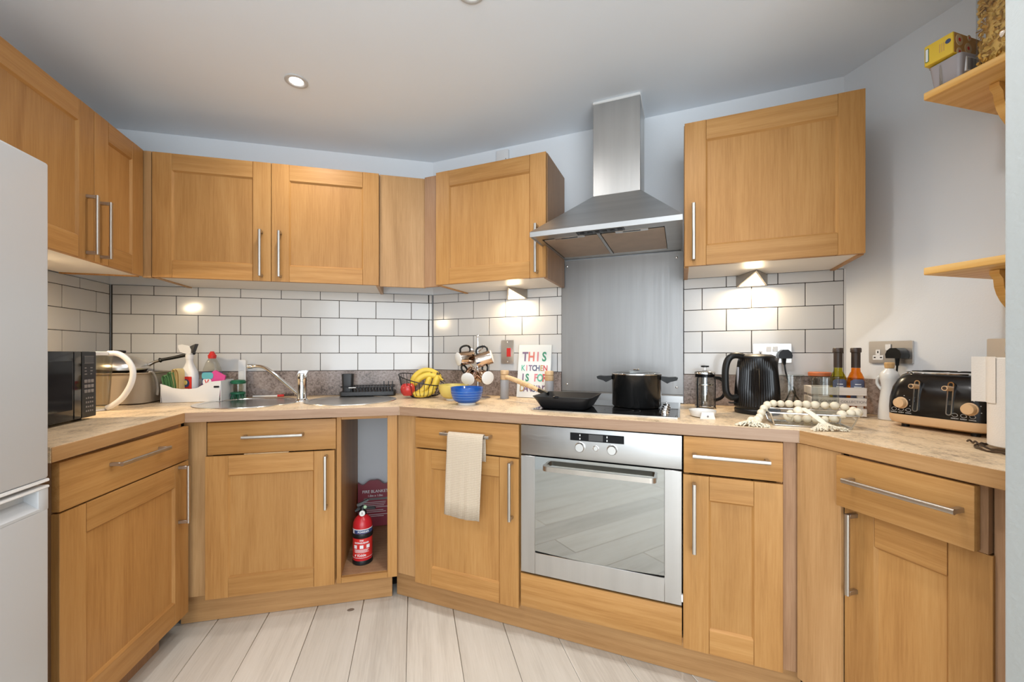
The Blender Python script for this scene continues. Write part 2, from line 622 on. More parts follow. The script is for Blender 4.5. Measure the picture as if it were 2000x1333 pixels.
def empty(name, loc, rotz):
    o = bpy.data.objects.new(name, None)
    o.empty_display_size = 0.05
    COL.objects.link(o)
    o.location = loc
    o.rotation_euler = (0, 0, rotz)
    return o


def tag(o, label, cat, group=None):
    o['label'] = label
    o['category'] = cat
    if group:
        o['group'] = group
    return o


def T(name, label, cat, r, s, d, z, rot=0.0, group=None):
    return tag(empty(name, W(r, s, d, z), RUN[r][1] + rot), label, cat, group)


def TW(name, label, cat, loc, rot=0.0, group=None):
    return tag(empty(name, loc, rot), label, cat, group)


def structure(o):
    o['kind'] = 'structure'
    return o


def place(o, r, s=0.0, d=0.0, z=0.0):
    o.location = W(r, s, d, z)
    o.rotation_euler = (0, 0, RUN[r][1])
    return o


def child_copy(src, parent, loc, rotz=None):
    c = src.copy()
    COL.objects.link(c)
    c.parent = parent
    c.location = loc
    if rotz is not None:
        c.rotation_euler = (0, 0, rotz)
    return c

# ------------------------------------------------------------------ room shell
SBL, SBR, DFRONT = -1.638, 0.988, 4.6      # in the frame of the back wall


def wall(name, r, s0, s1, y0, y1, mat, z0=-0.02, z1=CEIL + 0.02):
    o = MB().box(s0, s1, y0, y1, z0, z1).obj(name, mat, None, False)
    place(o, r)
    return structure(o)


wall_left = wall('wall_left', 'A', -6.1, 0.12, 0.0065, 0.12, M['wall'])
wall_back = wall('wall_back', 'B', -1.76, 0.05, 0.0065, 0.12, M['wall'])
wall_hob = wall('wall_back_right', 'C', -0.04, 2.12, 0.0065, 0.12, M['wall'])
wall_right = wall('wall_right', 'E', -0.06, 0.86, 0.0, 0.12, M['wall'])
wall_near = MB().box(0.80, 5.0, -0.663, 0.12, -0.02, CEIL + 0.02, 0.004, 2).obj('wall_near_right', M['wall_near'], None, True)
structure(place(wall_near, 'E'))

# wall behind the camera with an added, unseen window opening sized for fill light
mb = MB()
wx0, wx1, wz0, wz1 = -1.55, 0.90, 0.12, 2.24
yb0, yb1 = -DFRONT - 0.12, -DFRONT
mb.box(SBL - 0.15, wx0, yb0, yb1, -0.02, CEIL + 0.02).box(wx1, SBR + 0.9, yb0, yb1, -0.02, CEIL + 0.02)
mb.box(wx0, wx1, yb0, yb1, -0.02, wz0).box(wx0, wx1, yb0, yb1, wz1, CEIL + 0.02)
structure(place(mb.obj('wall_front', M['wall'], None, False), 'B'))
mb = MB()
fr = 0.05
mb.box(wx0, wx1, yb0 + .03, yb1 - .03, wz0, wz0 + fr).box(wx0, wx1, yb0 + .03, yb1 - .03, wz1 - fr, wz1)
mb.box(wx0, wx0 + fr, yb0 + .03, yb1 - .03, wz0, wz1).box(wx1 - fr, wx1, yb0 + .03, yb1 - .03, wz0, wz1)
mb.box(-0.325, -0.275, yb0 + .03, yb1 - .03, wz0, wz1)
win = structure(place(mb.obj('fill_window_1', M['white'], None, False), 'B'))
MB().box(wx0 + .04, wx1 - .04, yb0 + .055, yb0 + .06, wz0 + .04, wz1 - .04).obj('pane', M['glass'], win, False)

ceil = MB().box(SBL - 0.2, 1.85, -DFRONT - 0.15, 0.9, CEIL, CEIL + 0.1).obj('ceiling', M['ceiling'], None, False)
structure(place(ceil, 'B'))

# floor: dark base with planks laid along the side walls
floor = MB().box(SBL - 0.2, 1.85, -DFRONT - 0.15, 0.9, -0.08, -0.006).obj('floor', M['gap'], None, False)
structure(place(floor, 'B'))
PW = 0.1985
_pl = {}


def plank(x, y0, y1):
    L = round(y1 - y0, 4)
    if L not in _pl:
        _pl[L] = MB().box(0.0007, PW - 0.0007, 0.0007, L - 0.0007, -0.006, 0.0, 0.0016).mesh('plank', M['plank'])
    o = bpy.data.objects.new('plank', _pl[L])
    COL.objects.link(o)
    o.parent = floor
    o.location = (x, y0, random.uniform(-0.0002, 0.0002))
    return o


for k in range(-8, 10):
    x = -0.141 + PW * k
    # end joints: one of them shows just in front of the hob-side plinth
    off = {1: 0.671, 0: 1.42, -1: 1.62, 2: 1.50, 3: 1.40, -2: 1.45, -3: 1.70, -4: 1.50}.get(k, 1.40 + (k * 0.17) % 0.28)
    edges = [0.42]
    e = off
    while e < DFRONT:
        if e > 0.45:
            edges.append(e)
        e += 1.285
    edges.append(DFRONT)
    for a, b_ in zip(edges[:-1], edges[1:]):
        plank(x, -b_, -a)

k_ = MB().lathe([(.0135, .0001), (.0125, .0006), (0, .0007)], seg=20, sx=1.15, sy=.8).obj('floor_knot', M['taupe_dark'], floor)
q_ = Vector((-.723, 1.836)) - RUN['B'][0]
k_.location = (q_.dot(tv('B')), -q_.dot(nv('B')), 0)

# ------------------------------------------------------------------ wall tiles
TP = 0.1016
_tl = {}


def tile_obj(parent, x0, x1, z0, z1):
    w, h = round(x1 - x0 - 0.0030, 4), round(z1 - z0 - 0.0030, 4)
    if w < 0.006:
        return
    if (w, h) not in _tl:
        _tl[(w, h)] = MB().box(-w / 2, w / 2, 0, 0.0066, -h / 2, h / 2, 0.0011).mesh('tile', M['tile'], True, 20)
    o = bpy.data.objects.new('tile', _tl[(w, h)])
    COL.objects.link(o)
    o.parent = parent
    o.location = ((x0 + x1) / 2, random.uniform(0, 0.0006), (z0 + z1) / 2)
    o.rotation_euler = (random.uniform(-.0022, .0022), 0, random.uniform(-.0022, .0022))


def tile_field(parent, a, b_, odd_joint, rows=5, ztop=1.507):
    """running bond between a and b_; odd_joint: a joint of rows 1 and 3"""
    for k in range(rows):
        z0 = 1.0505 + TP * k
        z1 = min(z0 + TP, ztop)
        j = odd_joint + (TP if k % 2 == 0 else 0.0)
        j -= 2 * TP * math.ceil((j - a) / (2 * TP))
        x = j
        while x < b_:
            tile_obj(parent, max(x, a), min(x + 2 * TP, b_), z0, z1)
            x += 2 * TP


def grout(parent, a, b_):
    MB().box(a, b_, 0.0018, 0.009, 1.0495, 1.507).obj('grout', M['grout'], parent, False)


tile_field(wall_left, -1.3, -0.006, -0.300)
grout(wall_left, -1.3, -0.001)
tile_field(wall_back, -1.632, -0.0225, -1.5499)
tile_field(wall_back, -0.0225, -0.003, -0.0225 - 2 * TP * 3)
grout(wall_back, -1.637, -0.001)
tile_field(wall_hob, 0.003, 0.812, 0.076)
grout(wall_hob, 0.001, 0.813)
tile_field(wall_hob, 1.414, 2.036, 1.494)
grout(wall_hob, 1.413, 2.040)
MB().box(2.036, 2.043, -0.0005, 0.0066, 1.0505, 1.507, 0.0008).obj('tile_edge_strip', M['white'], wall_hob)

# stone laminate upstands along the worktop (kept clear of the splashback)
for i, (r, a, b_) in enumerate((('A', -1.25, -0.0005), ('B', -1.6375, -0.0005), ('C', 0.0005, 0.8115), ('C', 1.4145, 2.0425), ('E', 0.0005, 0.795))):
    y0 = -0.013 if r != 'E' else -0.014
    o = MB().box(a, b_, y0, 0.004 if r != 'E' else -0.0005, 0.9105, 1.0495, 0.001).obj('trim_%d' % (i + 1), M['upstand'])
    structure(place(o, r))

# ------------------------------------------------------------------ room lights
wl = bpy.data.lights.new('fill_window_light', 'AREA')  # unseen area lamp in the added window, soft fill from behind the camera
wl.shape = 'RECTANGLE'
wl.size, wl.size_y = 2.3, 2.0
wl.energy = FILL_WINDOW_POWER
wl.color = (0.84, 0.92, 1.0)
wlo = bpy.data.objects.new('fill_window_light', wl)
COL.objects.link(wlo)
wlo.location = W('B', -0.3, DFRONT - 0.02, 1.18)
wlo.rotation_euler = (pi / 2, 0, RUN['B'][1])

M['lamp'] = emit('lamp_face', (1.0, 0.97, 0.92), 14.0)
M['ring'] = plain('satin_white_ring', (0.55, 0.55, 0.54), 0.4, var=0.02)
M['lamp_off'] = plain('lamp_lens', (0.78, 0.74, 0.73), 0.3, var=0.02)


def downlight(x, y, label, energy, on=True):
    root = TW('ceiling_light', label, 'ceiling light', (x, y, CEIL), 0, 'recessed ceiling lights')
    MB().lathe([(0.046, -0.0005), (0.046, -0.004), (0.040, -0.006), (0.030, -0.004), (0.026, -0.0005)], seg=32).obj('trim_ring', M['ring'], root)
    MB().lathe([(0.0262, -0.001), (0.022, -0.0032), (0.0, -0.0038)], seg=24).obj('lamp_face', M['lamp'] if on else M['lamp_off'], root)
    if energy:
        li = bpy.data.lights.new('downlight_lamp', 'SPOT')
        li.energy = energy
        li.spot_size = radians(160)
        li.spot_blend = 1.0
        li.shadow_soft_size = 0.035
        li.color = (1.0, 0.98, 0.965)
        lo = bpy.data.objects.new('downlight_lamp', li)
        COL.objects.link(lo)
        lo.location = (x, y, CEIL - 0.012)
    return root


downlight(-0.925, 1.757, 'lit round ceiling downlight above the sink', SPOT_POWER)
downlight(-0.133, 1.322, 'round ceiling downlight cropped by the top edge of the photo', SPOT_POWER)
for i, (x, y) in enumerate(((0.40, 0.95), (-0.75, 0.25), (-0.1, -0.6), (-0.45, -1.3), (0.3, -1.6))):  # unseen downlights; the first is added to brighten the right wall
    downlight(x, y, ['added unseen ceiling downlight that brightens the right wall', 'ceiling downlight behind the viewer, nearest the fridge', 'ceiling downlight in the middle of the room behind', 'ceiling downlight further back on the left of the room', 'ceiling downlight closest to the added window'][i], SPOT_POWER * (1.6 if i == 0 else 1.0))

# ------------------------------------------------------------------ cabinetry
def bar_handle(parent, vertical, x, yf, z, L, name='handle'):
    """D-shaped bar pull: rounded bar on two square posts. x, z = centre"""
    mb = MB()
    so = 0.030
    h = L / 2
    if vertical:
        for k in (-1, 1):
            mb.box(x - .0055, x + .0055, yf - so, yf + .0005, z + k * (h - .006) - .006, z + k * (h - .006) + .006, .001)
        mb.prism([(p[0], p[1]) for p in rrect(x - .0065, x + .0065, yf - so - .008, yf - so + .002, .004, 4)], 'z', z - h, z + h)
    else:
        for k in (-1, 1):
            mb.box(x + k * (h - .006) - .006, x + k * (h - .006) + .006, yf - so, yf + .0005, z - .0055, z + .0055, .001)
        mb.prism([(p[0], p[1]) for p in rrect(yf - so - .008, yf - so + .002, z - .0065, z + .0065, .004, 4)], 'x', x - h, x + h)
    return mb.obj(name, M['handle'], parent)


def shaker_door(root, x0, x1, z0, z1, yf, sw=0.085, rw=0.085, hnd=None, name='door'):
    """door: its own mesh is the sunk panel; stiles, rails and handle are sub-parts"""
    t, ch, dp = 0.020, 0.007, 0.0085
    d = MB().box(x0 + sw - .012, x1 - sw + .012, yf + dp, yf + t - .004, z0 + rw - .012, z1 - rw + .012, .0005).obj(name, M['oak_v'], root)

    def stile(a, inner):
        # a outer edge, inner edge sign
        if inner > 0:
            poly = [(a, yf + .001), (a + .001, yf), (a + sw - ch, yf), (a + sw, yf + dp), (a + sw, yf + t), (a, yf + t)]
        else:
            poly = [(a, yf + .001), (a - .001, yf), (a - sw + ch, yf), (a - sw, yf + dp), (a - sw, yf + t), (a, yf + t)]
        MB().prism(poly, 'z', z0, z1).obj('stile', M['oak_v'], d)
    stile(x0, 1)
    stile(x1, -1)

    def rail(a, inner):
        s = inner
        poly = [(yf + .001, a), (yf, a + s * .001), (yf, a + s * (rw - ch)), (yf + dp, a + s * rw), (yf + t, a + s * rw), (yf + t, a)]
        MB().prism(poly, 'x', x0 + sw - ch * 0.6, x1 - sw + ch * 0.6).obj('rail', M['oak_h'], d)
    rail(z0, 1)
    rail(z1, -1)
    if hnd:
        bar_handle(d, hnd[0] == 'v', hnd[1], yf, hnd[2], hnd[3])
    return d


def drawer_front(root, x0, x1, z0, z1, yf, hnd=None, t=0.020):
    d = MB().box(x0, x1, yf, yf + t, z0, z1, .0025, 2).obj('drawer', M['oak_h'], root)
    if hnd:
        bar_handle(d, False, hnd[0], yf, hnd[1], hnd[2])
    return d


def carcass(root, x0, x1, z0, z1, y0, y1, side_l='melamine', side_r='melamine', top=True, back=True):
    t = 0.017
    MB().box(x0, x0 + t, y0, y1, z0, z1, .0006).obj('side_panel', M[side_l], root)
    MB().box(x1 - t, x1, y0, y1, z0, z1, .0006).obj('side_panel', M[side_r], root)
    MB().box(x0 + t, x1 - t, y0, y1, z0 + .002, z0 + .019).obj('bottom_panel', M['melamine'], root)
    if top:
        MB().box(x0 + t, x1 - t, y0, y1, z1 - .018, z1 - .001).obj('top_panel', M['oak_d'], root)
    if back:
        MB().box(x0 + t, x1 - t, y1 - .012, y1 - .004, z0 + .019, z1 - .019).obj('back_panel', M['melamine'], root)


BF = -0.600      # base door faces, local y
BC = -0.579      # base carcass front
# --- wall B: sink unit
r = T('base_cabinet', 'oak sink base cabinet with one door and one drawer beside the open niche', 'cabinet', 'B', -0.70, 0, 0, group='oak base cabinets')
o = -(-0.70)
carcass(r, -.951 + o, -.452 + o, .135, .868, BC, -.03, 'oak_v', 'oak_v', False)
drawer_front(r, -.947 + o, -.449 + o, .727, .862, BF, (-.694 + o, .800, .232))
shaker_door(r, -.955 + o, -.455 + o, .127, .721, BF, .090, .088, ('v', -.488 + o, .588, .232))
MB().box(-1.040 + o, -.958 + o, BC, BC + .018, .135, .868, .0008).obj('corner_post', M['oak_p'], r)
MB().box(-.812 + o, -.640 + o, BF + .001, BF + .012, .7215, .7255, .001).obj('edge_nick', M['light_wood'], r)

# --- wall B: open niche
r = T('open_niche_unit', 'narrow open oak shelf unit holding a fire extinguisher', 'shelf unit', 'B', -0.33, 0, 0)
o = 0.33
MB().box(-.447 + o, -.430 + o, BC, -.02, .135, .868, .0008).obj('side_panel', M['oak_v'], r)
MB().box(-.230 + o, -.215 + o, BC, -.02, .135, .868, .0008).obj('side_panel', M['oak_d'], r)
MB().box(-.430 + o, -.230 + o, BC, -.02, .135, .153, .0005).obj('bottom_panel', M['oak_d'], r)
MB().box(-.447 + o, -.428 + o, BF + .002, BC - .0005, .127, .868, .001).obj('stile', M['oak_v'], r)
MB().box(-.231 + o, -.188 + o, BF + .002, BC - .0005, .127, .868, .001).obj('stile', M['oak_v'], r)
MB().box(-.4278 + o, -.2312 + o, BF + .002, BC - .0005, .127, .152, .001).obj('rail', M['oak_h'], r)
MB().box(-.4278 + o, -.2312 + o, BF + .002, BC - .0005, .855, .868, .001).obj('rail', M['oak_h'], r)

r = MB().box(-1.074, -.213, -.530, -.514, .001, .1265, .001).obj('plinth', M['oak_ph'])
tag(place(r, 'B'), 'oak plinth along the floor under the sink cabinet and niche', 'plinth', 'oak plinths')

# --- wall C: drawer and door unit with the towel
r = T('base_cabinet', 'oak base cabinet with a towel over its drawer handle, left of the oven', 'cabinet', 'C', 0.55, 0, 0, group='oak base cabinets')
o = -0.55
carcass(r, .302 + o, .804 + o, .135, .868, BC, -.03, 'oak_v', 'oak_v')
drawer_front(r, .304 + o, .802 + o, .731, .864, BF, (.569 + o, .808, .232))
shaker_door(r, .303 + o, .801 + o, .127, .725, BF, .090, .086, ('v', .773 + o, .599, .232))
MB().box(.187 + o, .300 + o, BC, BC + .018, .135, .868, .0008).obj('corner_post', M['oak_p'], r)

# --- oven housing panel
r = MB().box(.808, 1.406, BF + .004, BC, .139, .270, .002, 2).obj('filler_panel', M['oak_h'])
tag(place(r, 'C'), 'plain oak panel filling the gap beneath the oven', 'panel')

# --- wall C: narrow unit right of the oven
r = T('base_cabinet', 'narrow oak base cabinet with one drawer and one door right of the oven', 'cabinet', 'C', 1.557, 0, 0, group='oak base cabinets')
o = -1.557
carcass(r, 1.412 + o, 1.704 + o, .135, .868, BC, -.03, 'oak_v', 'oak_v')
drawer_front(r, 1.411 + o, 1.702 + o, .741, .866, BF, (1.551 + o, .806, .224))
shaker_door(r, 1.410 + o, 1.702 + o, .137, .734, BF, .086, .086, ('v', 1.444 + o, .596, .232))
MB().box(1.7055 + o, 1.746 + o, BC, BC + .018, .135, .868, .0008).obj('corner_post', M['oak_d'], r)

r = MB().box(.148, 1.765, -.530, -.514, .001, .1265, .001).obj('plinth', M['oak_ph'])
tag(place(r, 'C'), 'long oak plinth along the floor under the oven and its neighbours', 'plinth', 'oak plinths')

# --- wall E: blank panel and last unit
r = MB().box(.298, .4345, BF + .010, BC, .127, .868, .001).obj('filler_panel', M['oak_p'])
tag(place(r, 'E'), 'tall blank oak corner panel beside the rightmost base cabinet', 'panel')
r = T('base_cabinet', 'rightmost oak base cabinet, under the toaster, drawer slightly open', 'cabinet', 'H', 0.15, 0, 0, group='oak base cabinets')
o = -0.15
carcass(r, .030 + o, .300 + o, .135, .868, -.574, -.06, 'oak_v', 'oak_v')
dw = drawer_front(r, .001 + o, .287 + o, .722, .864, -.624, (.155 + o, .806, .232), t=.022)
MB().box(.020 + o, .2985 + o, -.6015, -.5745, .7185, .866, .001).obj('drawer_box', M['oak_d'], dw)
shaker_door(r, .004 + o, .303 + o, .127, .716, -.596, .080, .086, ('v', .034 + o, .598, .222))
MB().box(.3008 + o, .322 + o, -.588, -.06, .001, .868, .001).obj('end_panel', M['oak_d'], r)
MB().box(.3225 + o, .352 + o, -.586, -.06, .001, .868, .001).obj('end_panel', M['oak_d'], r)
r = MB().box(.274, .712, -.530, -.514, .001, .1265, .001).obj('plinth', M['oak_ph'])
tag(place(r, 'E'), 'short oak plinth along the floor under the rightmost base cabinet', 'plinth', 'oak plinths')

# --- wall A: unit beside the fridge (stands slightly out of square)
r = T('base_cabinet', 'oak base cabinet with drawer and door between the fridge and the sink unit', 'cabinet', 'G', -0.284, 0, 0, group='oak base cabinets')
o = 0.284
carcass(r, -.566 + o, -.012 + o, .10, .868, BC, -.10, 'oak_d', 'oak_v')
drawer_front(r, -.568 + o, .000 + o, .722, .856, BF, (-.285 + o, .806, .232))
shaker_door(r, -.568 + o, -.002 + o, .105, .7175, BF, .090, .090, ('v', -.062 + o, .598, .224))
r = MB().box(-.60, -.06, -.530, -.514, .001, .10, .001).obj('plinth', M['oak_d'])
tag(place(r, 'G'), 'shadowed oak plinth on the floor under the left base cabinet', 'plinth', 'oak plinths')

# --- wall cupboards
UF, UC = -0.332, -0.311


def wall_unit(label, rn, s0, s1, doors, sl='oak_v', sr='oak_v', z0=1.503, z1=2.080, yb=-.014, uf=UF):
    c = (s0 + s1) / 2
    r = T('wall_cabinet', label, 'cabinet', rn, c, 0, 1.503, group='oak wall cupboards')
    uc = uf + .021
    za = z0 - 1.503
    zb = z1 - 1.503
    t = .017
    MB().box(s0 - c, s0 - c + t, uc, yb, za - .004, zb, .0006).obj('side_panel', M[sl], r)
    MB().box(s1 - c - t, s1 - c, uc, yb, za - .004, zb, .0006).obj('side_panel', M[sr], r)
    MB().box(s0 - c + t, s1 - c - t, uc, yb, za + .001, za + .018).obj('bottom_panel', M['melamine'], r)
    MB().box(s0 - c + t, s1 - c - t, uc, yb, zb - .018, zb - .001).obj('top_panel', M['oak_h'], r)
    MB().box(s0 - c + t, s1 - c - t, yb - .010, yb - .002, za + .018, zb - .018).obj('back_panel', M['melamine'], r)
    for a, b_, hs in doors:
        shaker_door(r, a - c, b_ - c, za - .001, zb - .002, uf, .084, .084, ('v', hs - c, 1.632 - 1.503, .222))
    return r


# left wall, over the fridge and the microwave
r = wall_unit('long oak wall cupboard on the left wall above the fridge and microwave', 'J', -.892, .034,
              [(-.890, -.2915, -.330), (-.2885, .022, -.255)], yb=-.03)
# back wall
r = wall_unit('double-door oak wall cupboard on the tiled wall above the sink', 'B', -1.284, -.287,
              [(-1.282, -.7905, -.830), (-.7875, -.289, -.747)], 'oak_p', 'oak_p')
MB().box(-.285 - (-.7855), -.052 + .7855, UF + .014, UF + .032, -.004, .577, .0008).obj('filler_panel', M['oak_p'], r)
MB().box(-1.322 + .7855, -1.2865 + .7855, UF + .004, UF + .03, -.004, .577, .0008).obj('corner_post', M['oak_p'], r)
# hob wall
r = wall_unit('oak wall cupboard left of the cooker hood with one door', 'C', .236, .831, [(.238, .829, .788)], 'oak_v', 'oak_d')
MB().box(.150 - .5335, .234 - .5335, UF + .028, UF + .044, -.004, .577, .0008).obj('filler_strip', M['oak_d'], r)
wall_unit('oak wall cupboard right of the cooker hood with one door', 'C', 1.414, 2.001, [(1.416, 1.999, 1.449)], 'oak_v', 'oak_v')

# ------------------------------------------------------------------ worktop with two round cut-outs
WT, WB_ = 0.910, 0.870
cb = isect('B', .62, 'C', .606)
ec = isect('C', .600, 'E', .594)
ba = isect('A', .622, 'B', .625)
inner = [W('A', -1.255, .0005).xy, isect('A', .0005, 'B', .0005), isect('B', .0005, 'C', .0005), isect('C', .0005, 'E', .0005), W('E', .796, .0005).xy]
front = [W('E', .796, .594).xy, ec, cb, ba, W('A', -1.255, .622).xy]
outline = inner + front
SINKS = [(W('B', -.892, .315), .205), (W('B', -.424, .315), .203)]
bm = bmesh.new()
loops = {}
for z in (WT, WB_):
    edges = []
    lv = []
    for pts in [outline] + [[Vector((c.x + rr * cos(2 * pi * i / 48), c.y + rr * sin(2 * pi * i / 48))) for i in range(48)] for c, rr in SINKS]:
        vs = [bm.verts.new((p.x, p.y, z)) for p in pts]
        lv.append(vs)
        for i in range(len(vs)):
            edges.append(bm.edges.new((vs[i], vs[(i + 1) % len(vs)])))
    bmesh.ops.triangle_fill(bm, use_beauty=True, use_dissolve=False, edges=edges)
    loops[z] = lv
for a, b_ in zip(loops[WT], loops[WB_]):
    for i in range(len(a)):
        j = (i + 1) % len(a)
        bm.faces.new((a[i], a[j], b_[j], b_[i]))
mb = MB()
mb.bm.free()
mb.bm = bm
worktop = mb.obj('worktop', M['worktop'], None, False)
tag(worktop, 'continuous mottled beige laminate worktop running round the kitchen', 'worktop')
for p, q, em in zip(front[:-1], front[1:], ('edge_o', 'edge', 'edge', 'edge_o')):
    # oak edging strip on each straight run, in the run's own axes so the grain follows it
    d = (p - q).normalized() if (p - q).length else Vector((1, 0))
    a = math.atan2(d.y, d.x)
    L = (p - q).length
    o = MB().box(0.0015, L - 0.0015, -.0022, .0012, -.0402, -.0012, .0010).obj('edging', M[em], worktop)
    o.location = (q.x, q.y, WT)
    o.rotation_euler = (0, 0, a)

# ------------------------------------------------------------------ oven, hob, hood, splashback
r = T('oven', 'stainless steel built-in oven with a mirrored glass door', 'oven', 'C', 1.109, 0, .277)
o = -1.109
MB().box(.815 + o, 1.403 + o, -.570, -.04, .004, .585).obj('body', M['black'], r, False)
p = MB().box(.810 + o, 1.406 + o, BF + .002, BF + .022, .4715, .588, .002, 2).obj('control_panel', M['steel'], r)
MB().box(1.012 + o, 1.212 + o, BF + .0005, BF + .004, .5425, .5720, .001).obj('display', M['black_gloss'], p)
MB().box(1.083 + o, 1.136 + o, BF - .0004, BF + .002, .5455, .5690, .0004).obj('screen', M['darkgrey'], p)
mb = MB()
for x in (1.050, 1.151):
    for z in (.5505, .5635):
        mb.box(x - .0018 + o, x + .0018 + o, BF - .0006, BF + .002, z - .0035, z + .0035, .0004)
mb.obj('display_marks', M['white_print'], p)
for x, rr, dp in ((1.051, .0175, .018), (1.110, .009, .008), (1.170, .0175, .018)):
    mb = MB().lathe([(rr + .002, 0), (rr + .002, .002), (rr, .003), (rr * .96, dp - .002), (rr * .86, dp), (0, dp)], seg=28,
                    M4=Matrix.Translation((x + o, BF + .0025, .519)) @ Matrix.Rotation(pi / 2, 4, 'X'))
    mb.obj('knob', M['steel_s'], p)
d = MB()
x0, x1, z0, z1 = .810 + o, 1.406 + o, .001, .4660
a0, a1, b0, b1 = .870 + o, 1.349 + o, .094, .4665
yf = BF + .002
d.box(x0, a0, yf, yf + .02, z0, z1, .0015).box(a1, x1, yf, yf + .02, z0, z1, .0015).box(a0 - .001, a1 + .001, yf, yf + .02, z0, b0 - .008, .0015)
d = d.obj('door', M['steel_o'], r)
poly = [(a0, b1), (a0, b0)] + [(a0 + (a1 - a0) * t / 10, b0 - .007 * sin(pi * t / 10)) for t in range(1, 10)] + [(a1, b0), (a1, b1)]
MB().prism(poly, 'y', yf - .0008, yf + .018).obj('window', M['oven_glass'], d, False)
# strap handle bent back at both ends
hx0, hx1, hy0, hy1, rr = .913 + o, 1.325 + o, yf - .050, yf, .022
outer = [(hx0, hy1)] + [(hx0 + rr - rr * cos(radians(t)), hy0 + rr - rr * sin(radians(t))) for t in range(0, 91, 15)] + \
        [(hx1 - rr + rr * sin(radians(t)), hy0 + rr - rr * cos(radians(t))) for t in range(0, 91, 15)] + [(hx1, hy1)]
ri, th = rr - .009, .009
innr = [(hx1 - th, hy1)] + [(hx1 - rr + ri * cos(radians(t)), hy0 + rr - ri * sin(radians(t))) for t in range(0, 91, 15)] + \
       [(hx0 + rr - ri * sin(radians(t)), hy0 + rr - ri * cos(radians(t))) for t in range(0, 91, 15)] + [(hx0 + th, hy1)]
MB().prism(outer + innr, 'z', .426, .444).obj('handle', M['handle'], d)
MB().box(1.4035 + o, 1.4095 + o, yf - .003, yf + .01, .016, .040, .001).obj('hinge_clip', M['white'], r)

# hob
r = T('hob', 'black ceramic glass hob with a steel rim set in the worktop', 'hob', 'C', 1.109, -.005, WT)
mb = MB()
mb.prism(rrect(-.290, .290, -.517, -.035, .012), 'z', .0003, .0050)
mb.obj('rim', M['steel_s'], r)
MB().prism(rrect(-.283, .283, -.507, -.041, .008), 'z', .0051, .0060).obj('glass_top', M['hob_glass'], r)
for x, y, rad in ((-.17, -.40, .085), (-.17, -.16, .07), (.09, -.16, .095), (.07, -.40, .07)):
    mb = MB()
    for q in (rad, rad * .62):
        mb.lathe([(q, .0059), (q + .0014, .0061), (q + .0028, .0059)], (x, y, 0), 40, cap0=False, cap1=False)
    mb.obj('burner_ring', M['darkgrey'], r)
for k in range(4):
    kx, ky = .235, -.455 + k * .072
    kn = MB().lathe([(.017, .006), (.017, .009), (.014, .011), (.0125, .022), (0, .023)], (kx, ky, 0), 24).obj('knob', M['chrome'], r)
    MB().box(kx - .004, kx + .004, ky - .014, ky + .014, .0222, .030, .003, 2).obj('grip', M['black'] if k == 2 else M['chrome'], kn)

# splashback
r = T('splashback', 'brushed steel splashback sheet between hob and cooker hood', 'splashback', 'C', 1.1125, 0, .912)
MB().box(-.299, .299, -.0050, .0055, .040, .730, .0006).obj('sheet', M['steel_v'], r)
MB().prism([(-.0060, .0395), (-.020, .034), (-.022, .002), (.0055, .002), (.0055, .0395)], 'x', -.299, .299).obj('bottom_ledge', M['steel'], r)
for x, z in ((-.27, .70), (.27, .70), (.27, .075), (-.27, .075)):
    MB().sphere((x, -.0055, z), .006, (1, .45, 1), 14, 8).obj('screw', M['chrome'], r)

# cooker hood
r = T('cooker_hood', 'pyramid stainless steel cooker hood with a tall square chimney', 'cooker hood', 'C', 1.1105, 0, 1.641)
hw = .2985
mb = MB()
for b0, b1 in (((-hw, -.500), (hw, -.494)),):
    mb.box(-hw, hw, -.500, -.495, 0, .0215, .0006)
mb.box(-hw, -hw + .005, -.495, -.006, 0, .0215).box(hw - .005, hw, -.495, -.006, 0, .0215)
lo = mb.ring([(-hw, -.500, .0215), (hw, -.500, .0215), (hw, -.006, .0215), (-hw, -.006, .0215)])
hi = mb.ring([(-.088, -.224, .238), (.126, -.224, .238), (.126, -.006, .238), (-.088, -.006, .238)])
mb.skin([lo, hi], True, False, True)
can = mb.obj('canopy', M['steel'], r, True, 20)
MB().box(-.086, .124, -.222, -.006, .2385, .664, .001).obj('chimney', M['steel_o'], r)
MB().box(-.088, .126, -.224, -.006, .6645, .6785, .003).obj('sealant_bead', M['sealant'], r)
und = MB().box(-hw + .005, hw - .005, -.495, -.430, .004, .008).box(-hw + .005, hw - .005, -.055, -.006, .004, .008)
und.box(-hw + .005, -hw + .030, -.430, -.055, .004, .008).box(hw - .065, hw - .005, -.430, -.055, .004, .008).box(-.030, -.018, -.43, -.055, .004, .012)
und.obj('under_frame', M['steel'], r)
for x0, x1 in ((-hw + .032, -.032), (-.016, hw - .067)):
    f = MB().box(x0, x1, -.400, -.056, .006, .011, .001).obj('grease_filter', M['filter'], r)
    c = (x0 + x1) / 2
    MB().box(c - .065, c + .065, -.4265, -.398, .0045, .0075, .001).obj('filter_frame', M['steel_s'], f)
    MB().box(c - .035, c + .035, -.416, -.409, .0035, .0050, .0008).obj('pull_slot', M['black'], f)
c = MB().box(-.105, .085, -.487, -.440, .0015, .0045, .0006).obj('control_strip', M['black_gloss'], r)
for k in range(6):
    MB().box(-.09 + k * .03, -.072 + k * .03, -.472, -.455, .0003, .0016, .0004).obj('button', M['black'], c)

